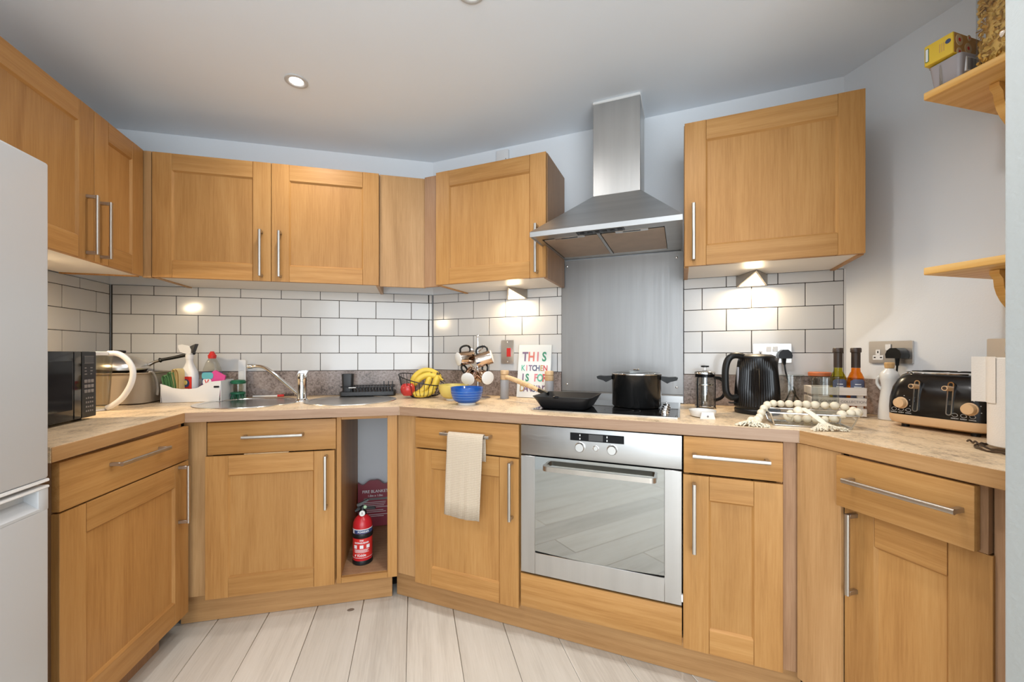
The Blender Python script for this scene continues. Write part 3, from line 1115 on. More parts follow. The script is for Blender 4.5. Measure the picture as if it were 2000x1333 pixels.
# ------------------------------------------------------------------ fridge freezer
r = T('fridge_freezer', 'tall white fridge freezer at the left edge of the photo', 'fridge', 'A', -1.605, 0, 0)
MB().box(-.297, .297, -.600, -.03, .03, 1.612, .004).obj('body', M['fridge'], r)
u = MB().box(-.299, .299, -.655, -.604, .846, 1.614, .006, 3).obj('upper_door', M['fridge'], r)
MB().box(-.299, .2995, -.6565, -.604, .8375, .8455, .002).obj('bottom_lip', M['white'], u)
mb = MB().box(-.299, .299, -.655, -.604, .045, .774, .006, 3).box(.270, .299, -.655, -.604, .768, .829, .004, 2)
mb.prism([(-.655, .772), (-.655, .778), (-.626, .800), (-.626, .829), (-.604, .829), (-.604, .772)], 'x', -.299, .273)
lo = mb.obj('lower_door', M['fridge'], r)
MB().box(-.299, .2995, -.6565, -.630, .8225, .8295, .002).obj('grip_rail', M['white'], lo)
mb = MB()
for x in (-.25, .25):
    for y in (-.52, -.10):
        mb.cyl((x, y, 0.0), (x, y, .034), .018)
mb.obj('feet', M['black'], r)

# ------------------------------------------------------------------ left counter
# microwave
r = TW('microwave', 'black microwave oven with a keypad on the left worktop', 'microwave', (-1.548, 1.525, WT), radians(109.2))
MB().box(-.452, -.002, .022, .335, .012, .246, .004).obj('body', M['black'], r)
d = MB().box(-.452, -.0815, 0, .021, .010, .247, .004, 2).obj('door', M['black_gloss'], r)
MB().box(-.43, -.128, -.0008, .003, .045, .215, .002).obj('window', M['black_gloss'], d)
MB().box(-.1215, -.1195, -.0008, .003, .012, .245, .0004).obj('seam', M['black'], d)
p = MB().prism(rrect(-.0805, -.002, .010, .247, .004), 'y', 0, .021).obj('control_panel', M['black'], r)
MB().box(-.068, -.016, -.001, .002, .205, .230, .0006).obj('display', M['darkgrey'], p)
mb = MB()
for z in (.205, .230):
    mb.box(-.068, -.016, -.0014, .001, z - .0007, z + .0007)
g = mb.obj('display_border', M['grey_print'], p)
g['kind'] = 'stuff'
for row in range(3):
    for c in range(3):
        MB().box(-.068 + c * .0185, -.053 + c * .0185, -.0014, .002, .134 - row * .018, .146 - row * .018, .001).obj('button', M['grey_print'], p)
mb = MB()
random.seed(3)
for row in range(3):
    for c in range(2):
        mb.box(-.066 + c * .032, -.066 + c * .032 + random.uniform(.008, .016), -.0006, .001, .186 - row * .011, .1895 - row * .011)
for row in range(4):
    for c in range(4):
        mb.box(-.060 + c * .0115, -.053 + c * .0115, -.0006, .001, .076 - row * .0155, .083 - row * .0155 + random.uniform(-.002, 0))
g = mb.obj('printed_marks', M['grey_print'], p)
g['kind'] = 'stuff'
mb = MB()
for x in (-.42, -.03):
    for y in (.04, .30):
        mb.cyl((x, y, 0), (x, y, .013), .012)
mb.obj('feet', M['black'], r)

# clear jug with a white handle
r = TW('jug', 'clear plastic jug with a big white loop handle behind the microwave', 'jug', (-1.755, 1.715, WT), radians(8))
MB().lathe([(.048, .004), (.050, .008), (.062, .236), (.0605, .236), (.0485, .010), (.046, .008)], seg=32).obj('body', M['clear_plastic'], r)
MB().lathe([(.0625, .232), (.0645, .236), (.0645, .246), (.058, .248), (.057, .240)], seg=32).obj('rim', M['white'], r)
MB().lathe([(.046, 0), (.050, .002), (.050, .008), (.045, .010)], seg=32).obj('base', M['white'], r)
pts = smooth_path([(.056, 0, .240), (.095, 0, .238), (.130, 0, .212), (.150, 0, .165), (.142, 0, .110), (.112, 0, .055), (.075, 0, .022), (.052, 0, .010)], 7)
MB().tube(pts, .0085, 10, sx=1.0, sy=1.35, up=(0, 1, 0)).obj('handle', M['white'], r)

# washing-up bowl and what stands in it
r = T('washing_up_bowl', 'taupe plastic washing-up bowl standing in the left corner of the worktop', 'bowl', 'B', -1.474, .172, WT)
mb = MB()
rings = []
for hw_, hd, z in ((.115, .105, .002), (.124, .117, .006), (.134, .130, .142), (.142, .138, .146), (.142, .138, .150), (.131, .127, .148), (.120, .114, .010), (.108, .100, .006)):
    rings.append(mb.ring([(x, y, z) for x, y in rrect(-hw_, hw_, -hd, hd, .045, 6)]))
mb.skin(rings, True, True, True)
mb.obj('basin', M['taupe'], r)
for k in (1, -1):
    pts = smooth_path([(k * .135, -.075, .150), (k * .146, -.070, .150), (k * .152, -.055, .120), (k * .156, -.050, .070), (k * .154, -.048, .040)], 6)
    MB().tube(pts, .007, 8, sx=.7, sy=1.7).obj('handle', M['greyplastic'], r)

r = T('saucepan_lid', 'domed steel pan lid lying on top of the washing-up bowl', 'lid', 'B', -1.490, .190, 1.062)
Mx = Matrix.Rotation(radians(5), 4, 'Y') @ Matrix.Rotation(radians(5), 4, 'X')
prof = [(.112, 0), (.112, .004)] + [(.112 * cos(radians(a)), .006 + .052 * sin(radians(a))) for a in range(5, 90, 12)] + [(0, .058)]
MB().lathe(prof, seg=36, M4=Matrix.Translation((0, 0, .022)) @ Mx).obj('dome', M['mirror_plate'], r)
MB().lathe([(.008, .056), (.008, .068), (.022, .072), (.022, .080), (0, .082)], seg=20, M4=Matrix.Translation((0, 0, .022)) @ Mx).obj('knob', M['black'], r)
r = T('chopping_board', 'small wooden board propped in the washing-up bowl', 'board', 'B', -1.500, .240, WT + .012)
MB().box(-.075, .075, -.006, .006, 0, .170, .003, 2, Matrix.Rotation(radians(-14), 4, 'X')).obj('board', M['light_wood'], r)
r = T('frying_pan', 'frying pan whose long black handle sticks out over the washing-up bowl', 'pan', 'B', -1.462, .150, 1.056)
Mx = Matrix.Rotation(radians(-8), 4, 'Y')
MB().lathe([(.066, 0), (.069, .002), (.088, .030), (.086, .031), (.066, .005), (0, .004)], seg=36, M4=Matrix.Translation((-.025, 0, -.022)) @ Mx).obj('pan', M['black_matt'], r)
MB().tube([(.050, 0, .016), (.070, 0, .036), (.098, 0, .053), (.125, 0, .062)], .010, 10, sx=.7).obj('bracket', M['steel_s'], r)
pts = smooth_path([(.118, 0, .060), (.135, 0, .064), (.180, .002, .074), (.240, .004, .090), (.268, .005, .099)], 6)
MB().tube(pts, .009, 10, radii=[.012, .012, .010, .009, .008, .0075, .0075, .0075, .0075, .008, .008, .008, .008, .0085, .0085, .009, .009, .009, .009, .0095, .0095, .010, .010, .010, .007][:len(pts)]).obj('handle', M['black'], r)

# white caddy with cleaning things
r = T('cleaning_caddy', 'white plastic caddy full of cleaning things behind the left sink bowl', 'caddy', 'B', -1.176, .150, WT)
mb = MB()
fr_top = [(-.150, .092), (-.125, .086), (-.09, .072), (-.05, .066), (.0, .066), (.03, .070), (.06, .086), (.085, .098), (.12, .102), (.150, .104)]
for y0, y1 in ((-.075, -.072), (.072, .075)):
    poly = [(-.140, .002), (.140, .002)] + [(x * 1.0, z if y0 < 0 else .105) for x, z in reversed(fr_top)]
    mb.prism(poly, 'y', y0, y1)
mb.prism([(-.072, .002), (.072, .002), (.072, .105), (-.072, .092)], 'x', -.150, -.146)
mb.prism([(-.072, .002), (.072, .002), (.072, .105), (-.072, .104)], 'x', .146, .150)
mb.box(-.142, .142, -.073, .073, .001, .005)
bmesh.ops.scale(mb.bm, vec=(.86, 1, 1), verts=mb.bm.verts)
mb.obj('tub', M['white'], r)
MB().box(.098, .122, -.0765, -.0745, .070, .079, .002).obj('grip_slot', M['black'], r)

random.seed(11)
for k, (nm, x, m, lab, h) in enumerate((('cleaning_cloth', -1.284, 'green', 'green cleaning cloth folded at the left end of the white caddy', .125),
                                        ('cleaning_cloth', -1.262, 'green', 'second green cloth squeezed beside the yellow cloth in the caddy', .140),
                                        ('cleaning_cloth', -1.243, 'yellow_cloth', 'yellow cloth folded upright between green cloth and spray bottle', .155))):
    r = T(nm, lab, 'cloth', 'B', x, .175, WT + .006, 0, 'cloths in the caddy')
    mb = MB()
    for q in range(2):
        pts = smooth_path([(-.004 + q * .012, 0, .0), (-.008 + q * .012, 0, h * .5), (-.018 + q * .012, 0, h - .012), (-.010 + q * .012, 0, h), (.002 + q * .010, 0, h - .02), (.004 + q * .010, 0, h * .4), (.003 + q * .01, 0, .0)], 5)
        mb.tube(pts, .010, 8, sx=.42, sy=4.6, up=(1, 0, 0))
    mb.obj('fold', M[m], r)

r = T('spray_bottle', 'white trigger spray bottle with a red label in the caddy', 'spray bottle', 'B', -1.216, .150, WT + .006, radians(-18))
mb = MB()
rings = [mb.ring([(x * 1.0, y, z) for x, y in rrect(-a, a, -b, b, min(a, b) * .8, 5)]) for a, b, z in ((.036, .022, 0), (.040, .025, .006), (.040, .025, .120), (.036, .023, .145), (.020, .016, .175), (.014, .013, .190), (.014, .013, .205))]
mb.skin(rings, True, True, True)
mb.obj('bottle', M['white'], r)
MB().lathe([(.017, .205), (.017, .228), (.012, .232)], seg=18).obj('collar', M['white'], r)
MB().prism([(-.052, .262), (-.040, .240), (-.010, .232), (.016, .232), (.018, .252), (.008, .272), (-.030, .280), (-.052, .276)], 'y', -.011, .011).obj('trigger_head', M['white'], r)
MB().prism([(.010, .236), (.022, .236), (.040, .282), (.012, .270)], 'y', -.010, .010).obj('trigger', M['darkgrey'], r)
lb = MB().prism(rrect(-.030, .034, .030, .118, .004), 'y', -.0265, -.0245).obj('label', M['red_plastic'], r)
MB().lathe([(.020, 0), (.020, .001), (0, .001)], seg=20, M4=Matrix.Translation((.004, -.0265, .085)) @ Matrix.Rotation(pi / 2, 4, 'X')).obj('badge', M['navy'], lb)
MB().sphere((.004, -.0275, .088), .009, (1, .2, 1.3)).obj('badge_picture', M['yellow'], lb)
MB().box(-.010, .016, -.0272, -.0262, .046, .058, .001).obj('badge_strip', M['white_print'], lb)

r = T('detergent_bottle', 'clear washing-up liquid bottle with a red cap and dark blue label', 'bottle', 'B', -1.118, .145, WT + .006)
mb = MB()
rings = [mb.ring([(x, y, z) for x, y in rrect(-a, a, -b, b, min(a, b) * .85, 6)]) for a, b, z in ((.036, .022, 0), (.041, .026, .008), (.042, .027, .11), (.038, .025, .155), (.028, .021, .185), (.020, .018, .200), (.013, .013, .210))]
mb.skin(rings, True, True, True)
mb.obj('bottle', M['clear_plastic'], r)
MB().lathe([(.016, .208), (.018, .212), (.019, .224), (.013, .232), (.008, .244), (0, .245)], seg=20).obj('cap', M['red_plastic'], r)
mb = MB()
rings = [mb.ring([(x, y, z) for x, y in rrect(-a, a, -b, b, min(a, b) * .85, 6)]) for a, b, z in ((.0425, .0275, .055), (.0427, .0277, .115), (.0416, .0268, .140))]
mb.skin(rings, True, False, False)
lb = mb.obj('label', M['navy'], r)
MB().prism(rrect(-.034, .016, .104, .138, .012), 'y', -.0295, -.0275).obj('label_flash', M['teal'], lb)
MB().prism(rrect(-.030, .008, .074, .106, .012), 'y', -.0295, -.0275).obj('label_patch', M['white_print'], lb)
mb = MB()
mb.prism([(-.022, .102), (-.018, .102), (-.012, .084), (-.006, .102), (-.001, .102), (-.010, .080), (-.014, .080)], 'y', -.0305, -.029)
mb.obj('label_mark', M['red_plastic'], lb)

r = T('sponge_cloth', 'bright pink sponge cloth standing at the right end of the caddy', 'cloth', 'B', -1.093, .165, WT + .02, 0, 'cloths in the caddy')
MB().prism([(-.035, .0), (.022, .0), (.045, .105), (.000, .135), (-.025, .118)], 'y', -.008, .004).obj('sheet', M['pink'], r)
r = T('dish_scrubber', 'slim pink scrubber handle leaning left of the soap bottle', 'scrubber', 'B', -1.178, .130, WT + .03)
MB().tube([(.0, 0, .0), (.018, 0, .055), (.045, 0, .105)], .009, 8, sx=1.3, sy=.7).obj('handle', M['pink'], r)
r = T('bottle_brush', 'white plastic stick standing upright against the tiles right of the caddy', 'brush', 'B', -1.018, .040, WT, radians(5))
MB().prism(rrect(-.018, .016, .0, .205, .006), 'y', -.005, .005).obj('handle', M['white'], r)
MB().box(-.012, .010, -.0075, -.0045, .02, .15, .002).obj('ridge', M['ceramic'], r)

r = T('palm_brush', 'green palm dish brush resting bristles down on the sink edge', 'brush', 'B', -1.010, .118, WT + .002)
mb = MB()
for k in range(46):
    a, q = k * 2.4, .030 * sqrt(k / 46)
    mb.cyl((q * cos(a), q * sin(a), .026), (q * 1.25 * cos(a), q * 1.25 * sin(a), .0), .0022, .0014, 5)
g = mb.obj('bristles', M['dkgreen'], r)
g['kind'] = 'stuff'
MB().lathe([(.028, .024), (.034, .026), (.034, .034), (.022, .038)], seg=24).obj('bristle_plate', M['dkgreen'], r)
MB().lathe([(.022, .038), (.024, .060), (.022, .078), (.018, .078), (.018, .04)], seg=24).obj('clear_body', M['clear_plastic'], r)
MB().lathe([(.020, .078), (.034, .080), (.036, .090), (.030, .098), (0, .101)], seg=24).obj('top_cap', M['dkgreen'], r)

r = T('vegetable_brush', 'thin white brush with a red end lying behind the left sink', 'brush', 'B', -.870, .062, WT + .001)
MB().tube([(-.09, 0, .006), (.03, 0, .006)], .005, 8).obj('handle', M['white'], r)
MB().tube([(.03, 0, .007), (.062, .004, .008)], .0065, 8).obj('tip', M['red_plastic'], r)
mb = MB()
for k in range(14):
    mb.cyl((.064 + k * .0035, .004, .006), (.066 + k * .0035, .004 + (-1) ** k * .008, .018), .0012, seg=5)
g = mb.obj('bristles', M['wire'], r)
g['kind'] = 'stuff'

# ------------------------------------------------------------------ sinks and tap
for i, (lab, depth) in enumerate((('round stainless steel sink bowl on the left of the tap', .14), ('round stainless steel drainer bowl on the right of the tap', .075))):
    c, rr = SINKS[i]
    r = TW('sink_bowl', lab, 'sink', (c.x, c.y, WT), RUN['B'][1], 'round sink bowls')
    R = rr - .004
    prof = [(R + .022, .0006), (R + .021, .0030), (R + .010, .0042), (R - .002, .0030), (R - .007, -.004), (R - .012, -.03)]
    prof += [(R - .012 - .05 * (1 - cos(radians(a))), -.03 - (depth - .03) * sin(radians(a))) for a in range(15, 91, 15)]
    prof += [(.040, -depth - .003), (.034, -depth - .006), (0, -depth - .006)]
    MB().lathe(prof, seg=56).obj('bowl', M['steel_s' if i == 0 else 'mirror_plate'], r)
    w = MB().lathe([(.033, -depth - .0055), (.036, -depth - .002), (.028, -depth - .001), (0, -depth - .003)], seg=28).obj('waste', M['chrome'], r)
    MB().sphere((0, 0, -depth + .003), .010, (1, 1, .6)).obj('plug_knob', M['black'], w)

r = T('tap', 'chrome mixer tap with a long angled spout between the two sink bowls', 'tap', 'B', -.660, .300, WT)
MB().lathe([(.030, .0005), (.030, .006), (.025, .012), (.0225, .016), (.0220, .105), (.0235, .112), (.0225, .130), (.018, .140), (0, .143)], seg=28).obj('body', M['chrome'], r)
MB().prism([(-.020, .128), (.018, .128), (.030, .150), (.024, .156), (-.012, .152)], 'y', -.012, .012).obj('lever', M['chrome'], r)
pts = smooth_path([(-.012, .004, .030), (-.050, .015, .062), (-.115, .034, .118), (-.165, .049, .157), (-.195, .058, .172), (-.225, .066, .176), (-.248, .073, .174)], 6)
MB().tube(pts, .0085, 12).obj('spout', M['chrome'], r)
MB().tube([(-.246, .0725, .1745), (-.266, .078, .1735)], .0115, 14).obj('aerator', M['steel_s'], r)

# ------------------------------------------------------------------ dish rack
r = T('dish_rack', 'low black dish rack with an upright cutlery cup behind the right sink', 'dish rack', 'B', -.362, .085, WT + .0045)
MB().prism(rrect(-.148, .148, -.062, .062, .014), 'z', .002, .022).obj('tray', M['black_matt'], r)
mb = MB()
mb.tube([(x, y, .050) for x, y in rrect(-.142, .142, -.056, .056, .012, 4)], .0028, 6, True)
mb.obj('top_wire', M['wire'], r)
for k in range(14):
    x = -.085 + k * .0162
    pts = [(x, -.054, .022), (x, -.054, .048), (x, -.030, .040), (x, 0, .028), (x, .030, .040), (x, .054, .050), (x, .054, .022)]
    MB().tube(pts, .0019, 6).obj('wire_loop', M['wire'], r)
for x in (.085, .110, .132):
    MB().tube([(x, -.02, .022), (x - .002, -.02, .078)], .0028, 6).obj('prong', M['wire'], r)
MB().tube([(-.10, -.060, .046), (-.062, -.060, .046)], .003, 8).obj('steel_pin', M['steel_s'], r)
cup = MB()
rings = [cup.ring([(x - .112, y, z) for x, y in rrect(-a, a, -b, b, .012, 4)]) for a, b, z in ((.026, .026, .020), (.031, .031, .120), (.0285, .0285, .120), (.0235, .0235, .026))]
cup.skin(rings, True, True, True)
cup.obj('cutlery_cup', M['black_matt'], r)

# ------------------------------------------------------------------ fruit
r = T('fruit_basket', 'black wire fruit basket on the worktop corner', 'basket', 'B', -.072, .245, WT)
mb = MB()
tilt = lambda R_, z, a: (R_ * cos(a), R_ * sin(a), z)


def rimpt(a):
    # rim rises towards the back left
    h = .098 + .032 * cos(a - radians(150))
    return Vector((.122 * cos(a), .112 * sin(a), h))


MB().tube([tilt(.052, .004, 2 * pi * k / 28) for k in range(28)], .0028, 6, True).obj('base_ring', M['wire'], r)
MB().tube([rimpt(2 * pi * k / 40) for k in range(40)], .0028, 6, True).obj('rim', M['wire'], r)
for k in range(30):
    a = 2 * pi * k / 30
    top = rimpt(a)
    b0 = Vector(tilt(.052, .004, a))
    pts = smooth_path([b0, b0.lerp(top, .4) + Vector((.020 * cos(a), .020 * sin(a), -.012)), top], 5)
    MB().tube(pts, .0016, 5).obj('rib', M['wire'], r)


def fruit_root(name, label, cat, x, y, z, group=None):
    p = W('B', -.072 + x, .245 - y, WT + z)
    return TW(name, label, cat, p, RUN['B'][1], group)


r = fruit_root('apple', 'red apple at the left side of the wire fruit basket', 'apple', -.072, -.046, .014)
MB().lathe([(0, .012), (.012, .004), (.024, .002), (.035, .016), (.039, .034), (.036, .052), (.024, .066), (.010, .066), (0, .058)], seg=24).obj('flesh', M['apple'], r)
MB().tube([(0, 0, .058), (.003, .001, .074)], .0018, 6).obj('stalk', M['banana_tip'], r)


def banana(label, ctrl, rad, x, y, z):
    r = fruit_root('banana', label, 'banana', x, y, z, 'bananas in the wire basket')
    pts = smooth_path(ctrl, 6)
    n = len(pts)
    rad_ = [rad * max(.34, min(1, 4.2 * (i / (n - 1)) + .36, 3.0 * (1 - i / (n - 1)) + .22)) for i in range(n)]
    MB().tube(pts, rad, 7, radii=rad_).obj('skin', M['banana'], r, True, 60)
    a = (pts[-1] - pts[-2]).normalized()
    MB().tube([pts[-1] - a * .002, pts[-1] + a * .006, pts[-1] + a * .014], rad * .3, 7).obj('stalk', M['banana_tip'], r)


banana('topmost banana arching over the back of the basket', [(-.075, 0, -.022), (-.050, 0, .030), (-.010, 0, .060), (.035, 0, .060), (.078, 0, .036), (.092, 0, .026)], .0175, .015, .010, .082)
banana('second banana from the top, arching in front of the topmost', [(-.055, 0, -.018), (-.020, 0, .022), (.025, 0, .040), (.070, 0, .030), (.104, 0, .012)], .0165, .010, -.026, .082)
banana('banana upright on the right in the basket, behind the front wires', [(-.030, 0, -.044), (.012, 0, -.034), (.042, 0, .000), (.056, 0, .040), (.060, 0, .064)], .0175, .022, -.050, .060)
banana('middle banana standing in the basket between two others', [(-.040, 0, -.036), (-.006, 0, -.026), (.022, 0, .006), (.036, 0, .044), (.044, 0, .066)], .0175, .004, -.030, .058)
banana('leftmost banana lying behind the apple', [(-.030, 0, -.030), (-.026, 0, .004), (-.008, 0, .030), (.016, 0, .046), (.034, 0, .052)], .0175, -.024, -.006, .056)
banana('lowest banana lying flat along the front of the basket', [(-.052, 0, .006), (-.020, -.006, -.006), (.020, -.008, -.004), (.056, 0, .010), (.072, .002, .020)], .0160, .000, -.058, .026)
banana('rear banana on the far right of the basket', [(-.020, 0, -.040), (.012, 0, -.024), (.034, 0, .008), (.044, 0, .042), (.050, 0, .060)], .0165, .044, -.006, .062)


# ------------------------------------------------------------------ bowls, mug tree, sign
def bowl(label, mat, s, d, rt, h, foot, stripes=None, inside=None):
    r = T('bowl', label, 'bowl', 'C', s, d, WT)
    out = [(foot, .008), (foot * 1.08, .012)] + [(foot * 1.08 + (rt - foot * 1.08) * sin(radians(a)) ** .9, .012 + (h - .012) * (1 - cos(radians(a)))) for a in range(15, 91, 15)]
    inn = [(rt - .004, h), (rt - .010, h - .012)] + [(foot * .9 + (rt - foot - .012) * (t / 4), .018 + (h - .034) * (t / 4) ** 2) for t in (3, 2, 1)] + [(0, .016)]
    b = MB().lathe(out, seg=44, cap0=False, cap1=False).obj('outer_glaze', M[mat], r)
    MB().lathe(inn, seg=44, cap0=False).obj('inside', M[inside or mat], r)
    MB().lathe([(rt, h - .0005), (rt - .001, h + .0015), (rt - .004, h + .0004)], seg=44, cap0=False, cap1=False).obj('rim', M[inside or mat], r)
    MB().lathe([(foot - .006, .0), (foot, .0), (foot + .001, .009), (foot - .006, .010)], seg=40).obj('foot', M['ceramic'], r)
    for a in stripes or ():
        ra = foot * 1.08 + (rt - foot * 1.08) * sin(radians(a)) ** .9
        za = .012 + (h - .012) * (1 - cos(radians(a)))
        MB().lathe([(ra - .0002, za - .0012), (ra + .0012, za), (ra + .0004, za + .0012)], seg=44, cap0=False, cap1=False).obj('stripe', M['blue_line'], b)
    return r


bowl('mustard yellow bowl with a white foot behind the blue bowl', 'yellow', .315, .285, .077, .078, .040)
bowl('cobalt blue striped bowl with a white foot at the front of the worktop', 'blue', .467, .420, .0765, .080, .042, (38, 52, 64, 75), 'blue')

r = T('mug_tree', 'chrome mug tree with four hanging mugs behind the blue bowl', 'mug tree', 'C', .385, .150, WT)
MB().lathe([(.068, 0), (.070, .003), (.060, .007), (.012, .010), (.006, .016)], seg=36).obj('base', M['chrome'], r)
MB().tube([(0, 0, .008), (0, 0, .330)], .0052, 10).obj('pole', M['chrome'], r)
MB().sphere((0, 0, .333), .008).obj('finial', M['chrome'], r)
for a, z in ((205, .250), (335, .250), (235, .160), (318, .160), (90, .25), (90, .16)):
    ca, sa = cos(radians(a)), sin(radians(a))
    pts = smooth_path([(0, 0, z), (.022 * ca, .022 * sa, z + .006), (.045 * ca, .045 * sa, z + .020), (.056 * ca, .056 * sa, z + .036)], 5)
    MB().tube(pts, .0034, 8).obj('branch', M['chrome'], r)


def mug(label, x, y, z, bottom, hdl):
    """hangs by its handle: 'bottom' is where its base points, 'hdl' roughly where the handle is"""
    p = W('C', .385 + x, .150 - y, WT + z)
    r = TW('mug', label, 'mug', p, -CN, 'mugs hung on the mug tree')
    zx = -Vector(bottom).normalized()
    xx = Vector(hdl) - zx * Vector(hdl).dot(zx)
    xx.normalize()
    yy = zx.cross(xx)
    R4 = Matrix((xx, yy, zx)).transposed().to_4x4()
    R4.translation = (0, 0, 0)
    MB().lathe([(.0345, -.040), (.0365, -.036), (.0365, .044), (.034, .044), (.034, -.034), (0, -.036)], seg=30, M4=R4, cap0=False).obj('body', M['copper'], r)
    MB().lathe([(0, -.0425), (.031, -.0425), (.0352, -.040), (.0352, -.0355), (0, -.0357)], seg=30, M4=R4).obj('base', M['ceramic'], r)
    pts = smooth_path([R4 @ Vector(q) for q in ((.034, 0, .032), (.052, 0, .032), (.066, 0, .018), (.066, 0, -.010), (.054, 0, -.026), (.034, 0, -.026))], 5)
    MB().tube(pts, .0052, 8).obj('handle', M['black'], r)


mug('upper left mug on the tree, its white base facing the room', -.052, -.050, .215, (-.55, -.85, -.12), (.25, 0, 1))
mug('upper right copper coloured mug on the tree, tilted to the right', .060, -.035, .212, (.88, .30, .30), (-.35, 0, 1))
mug('lower middle mug on the tree, white base towards the room', -.018, -.060, .120, (.25, -.92, -.35), (-.6, 0, 1))
mug('lower right mug on the tree, partly behind the lower middle one', .050, -.020, .116, (.75, -.55, -.10), (.1, 0, 1))

# cooker switch
r = T('cooker_switch', 'steel cooker switch plate with a red rocker on the tiles', 'switch', 'C', .499, -.0002, 1.158)
MB().prism(rrect(-.038, .038, -.066, .066, .004), 'y', -.0085, -.0005).obj('plate', M['mirror_plate'], r)
MB().prism(rrect(-.002, .022, -.026, .022, .002), 'y', -.014, -.0087).obj('rocker', M['red_plastic'], r)
for z in (-.054, .054):
    MB().sphere((0, -.0087, z), .004, (1, .4, 1)).obj('screw', M['chrome'], r)

# sign
r = T('kitchen_sign', 'white board sign lettered in colours, leaning on the wall beside the hob', 'sign', 'C', .668, .058, WT)
L4 = Matrix.Rotation(radians(-9), 4, 'X')
bd = MB().box(-.094, .094, -.003, .003, .002, .290, .001, 1, L4).obj('board', M['board'], r)
cols = {'p': plain('muted_purple_ink', (0.20, 0.13, 0.23), .6), 's': plain('salmon_ink', (0.66, 0.20, 0.16), .6), 'k': plain('pink_ink', (0.62, 0.22, 0.25), .6),
        'g': plain('green_ink', (0.05, 0.26, 0.16), .6), 'n': plain('navy_ink', (0.08, 0.09, 0.17), .6), 'r': plain('red_ink', (0.55, 0.09, 0.09), .6),
        'm': plain('mint_ink', (0.12, 0.45, 0.33), .6), 'o': plain('ochre_ink', (0.45, 0.30, 0.12), .6)}
for word, ks, z, size, pitch in (('THIS', 'pskg', .222, .070, .0365), ('KITCHEN', 'mkpnnor', .161, .043, .0212), ('IS FOR', 'pg kmr', .108, .056, .0245), ('DANCING', 'oppnppp', .050, .050, .0212)):
    n = len(word)
    x = -pitch * (n - 1) / 2
    for ch, kk in zip(word, ks):
        if ch != ' ':
            MB().text(ch, size, L4 @ ft(x, -.0034, z) @ Matrix.Diagonal((.78, 1, 1, 1)), .0004, .0018 if size > .052 else .0010).obj('letter', cols[kk], bd, False)
        x += pitch


def grinder(label, s, d):
    r = T('salt_grinder', label, 'grinder', 'C', s, d, WT, 0, 'grey grinders by the sign')
    MB().lathe([(.0225, 0), (.0235, .002), (.0225, .098), (.0215, .100)], seg=28).obj('body', M['grey'], r)
    MB().lathe([(.0215, .1005), (.0225, .102), (.0225, .124), (.019, .128)], seg=28).obj('wooden_collar', M['light_wood'], r)
    MB().lathe([(.0190, .1285), (.0225, .130), (.0230, .146), (.021, .150), (0, .151)], seg=28).obj('wooden_top', M['light_wood'], r)


grinder('grey grinder with a wooden top left of the lettered sign', .535, .130)
grinder('grey grinder with a wooden top right of the lettered sign', .779, .118)

# ------------------------------------------------------------------ on and beside the hob
HZ = WT + .0062
r = T('griddle_pan', 'square black griddle pan with a long wooden handle on the hob', 'pan', 'C', .945, .375, HZ)
mb = MB()
rings = []
for h, z, rr in ((.090, .0, .025), (.098, .004, .028), (.122, .048, .022), (.126, .052, .022), (.126, .054, .022), (.119, .051, .02), (.094, .008, .026), (.088, .006, .022)):
    rings.append(mb.ring([(x, y, z) for x, y in rrect(-h, h, -h, h, rr, 5)]))
mb.skin(rings, True, True, True)
mb.obj('body', M['black_matt'], r)
for k in range(9):
    MB().box(-.080 + k * .020 - .002, -.080 + k * .020 + .002, -.078, .078, .006, .0105, .001).obj('ridge', M['black_matt'], r)
MB().sphere((-.02, -.119, .052), .013, (1.2, .8, .45)).obj('pouring_lip', M['black_gloss'], r)
MB().tube([(-.112, .062, .044), (-.140, .076, .053), (-.165, .088, .060)], .010, 8, sx=1.2).obj('bracket', M['black'], r)
pts = smooth_path([(-.160, .086, .058), (-.200, .105, .070), (-.260, .135, .086), (-.330, .168, .103), (-.375, .188, .113)], 5)
n = len(pts)
MB().tube(pts, .01, 10, radii=[.0075 + .0055 * sin(pi * min(1, (i / (n - 1)) * .75 + .05)) for i in range(n)]).obj('handle', M['light_wood'], r)

r = T('cooking_pot', 'tall black cooking pot with two side handles on the hob', 'pot', 'C', 1.221, .255, HZ)
MB().lathe([(.092, 0), (.098, .003), (.103, .010), (.103, .136), (.105, .139), (.105, .1415), (.100, .1415), (.099, .020), (0, .014)], seg=48).obj('body', M['black_satin'], r)
MB().lathe([(.1055, .142), (.1065, .144), (.1060, .147), (.100, .148)], seg=48, cap0=False, cap1=False).obj('lid_rim', M['chrome'], r)
l = MB().lathe([(.100, .147), (.080, .153), (.045, .158), (.014, .160), (0, .160)], seg=40).obj('glass_lid', M['glass'], r)
MB().lathe([(.012, .1605), (.014, .163), (.012, .166), (0, .167)], seg=24).obj('lid_knob', M['chrome'], l)
for k in (-1, 1):
    mb = MB()
    poly = [(k * .1035, .120), (k * .128, .106), (k * .140, .113), (k * .166, .120), (k * .170, .130), (k * .160, .134), (k * .135, .132), (k * .1035, .135)]
    mb.prism(poly, 'y', -.024, .024)
    mb.obj('handle', M['black'], r)

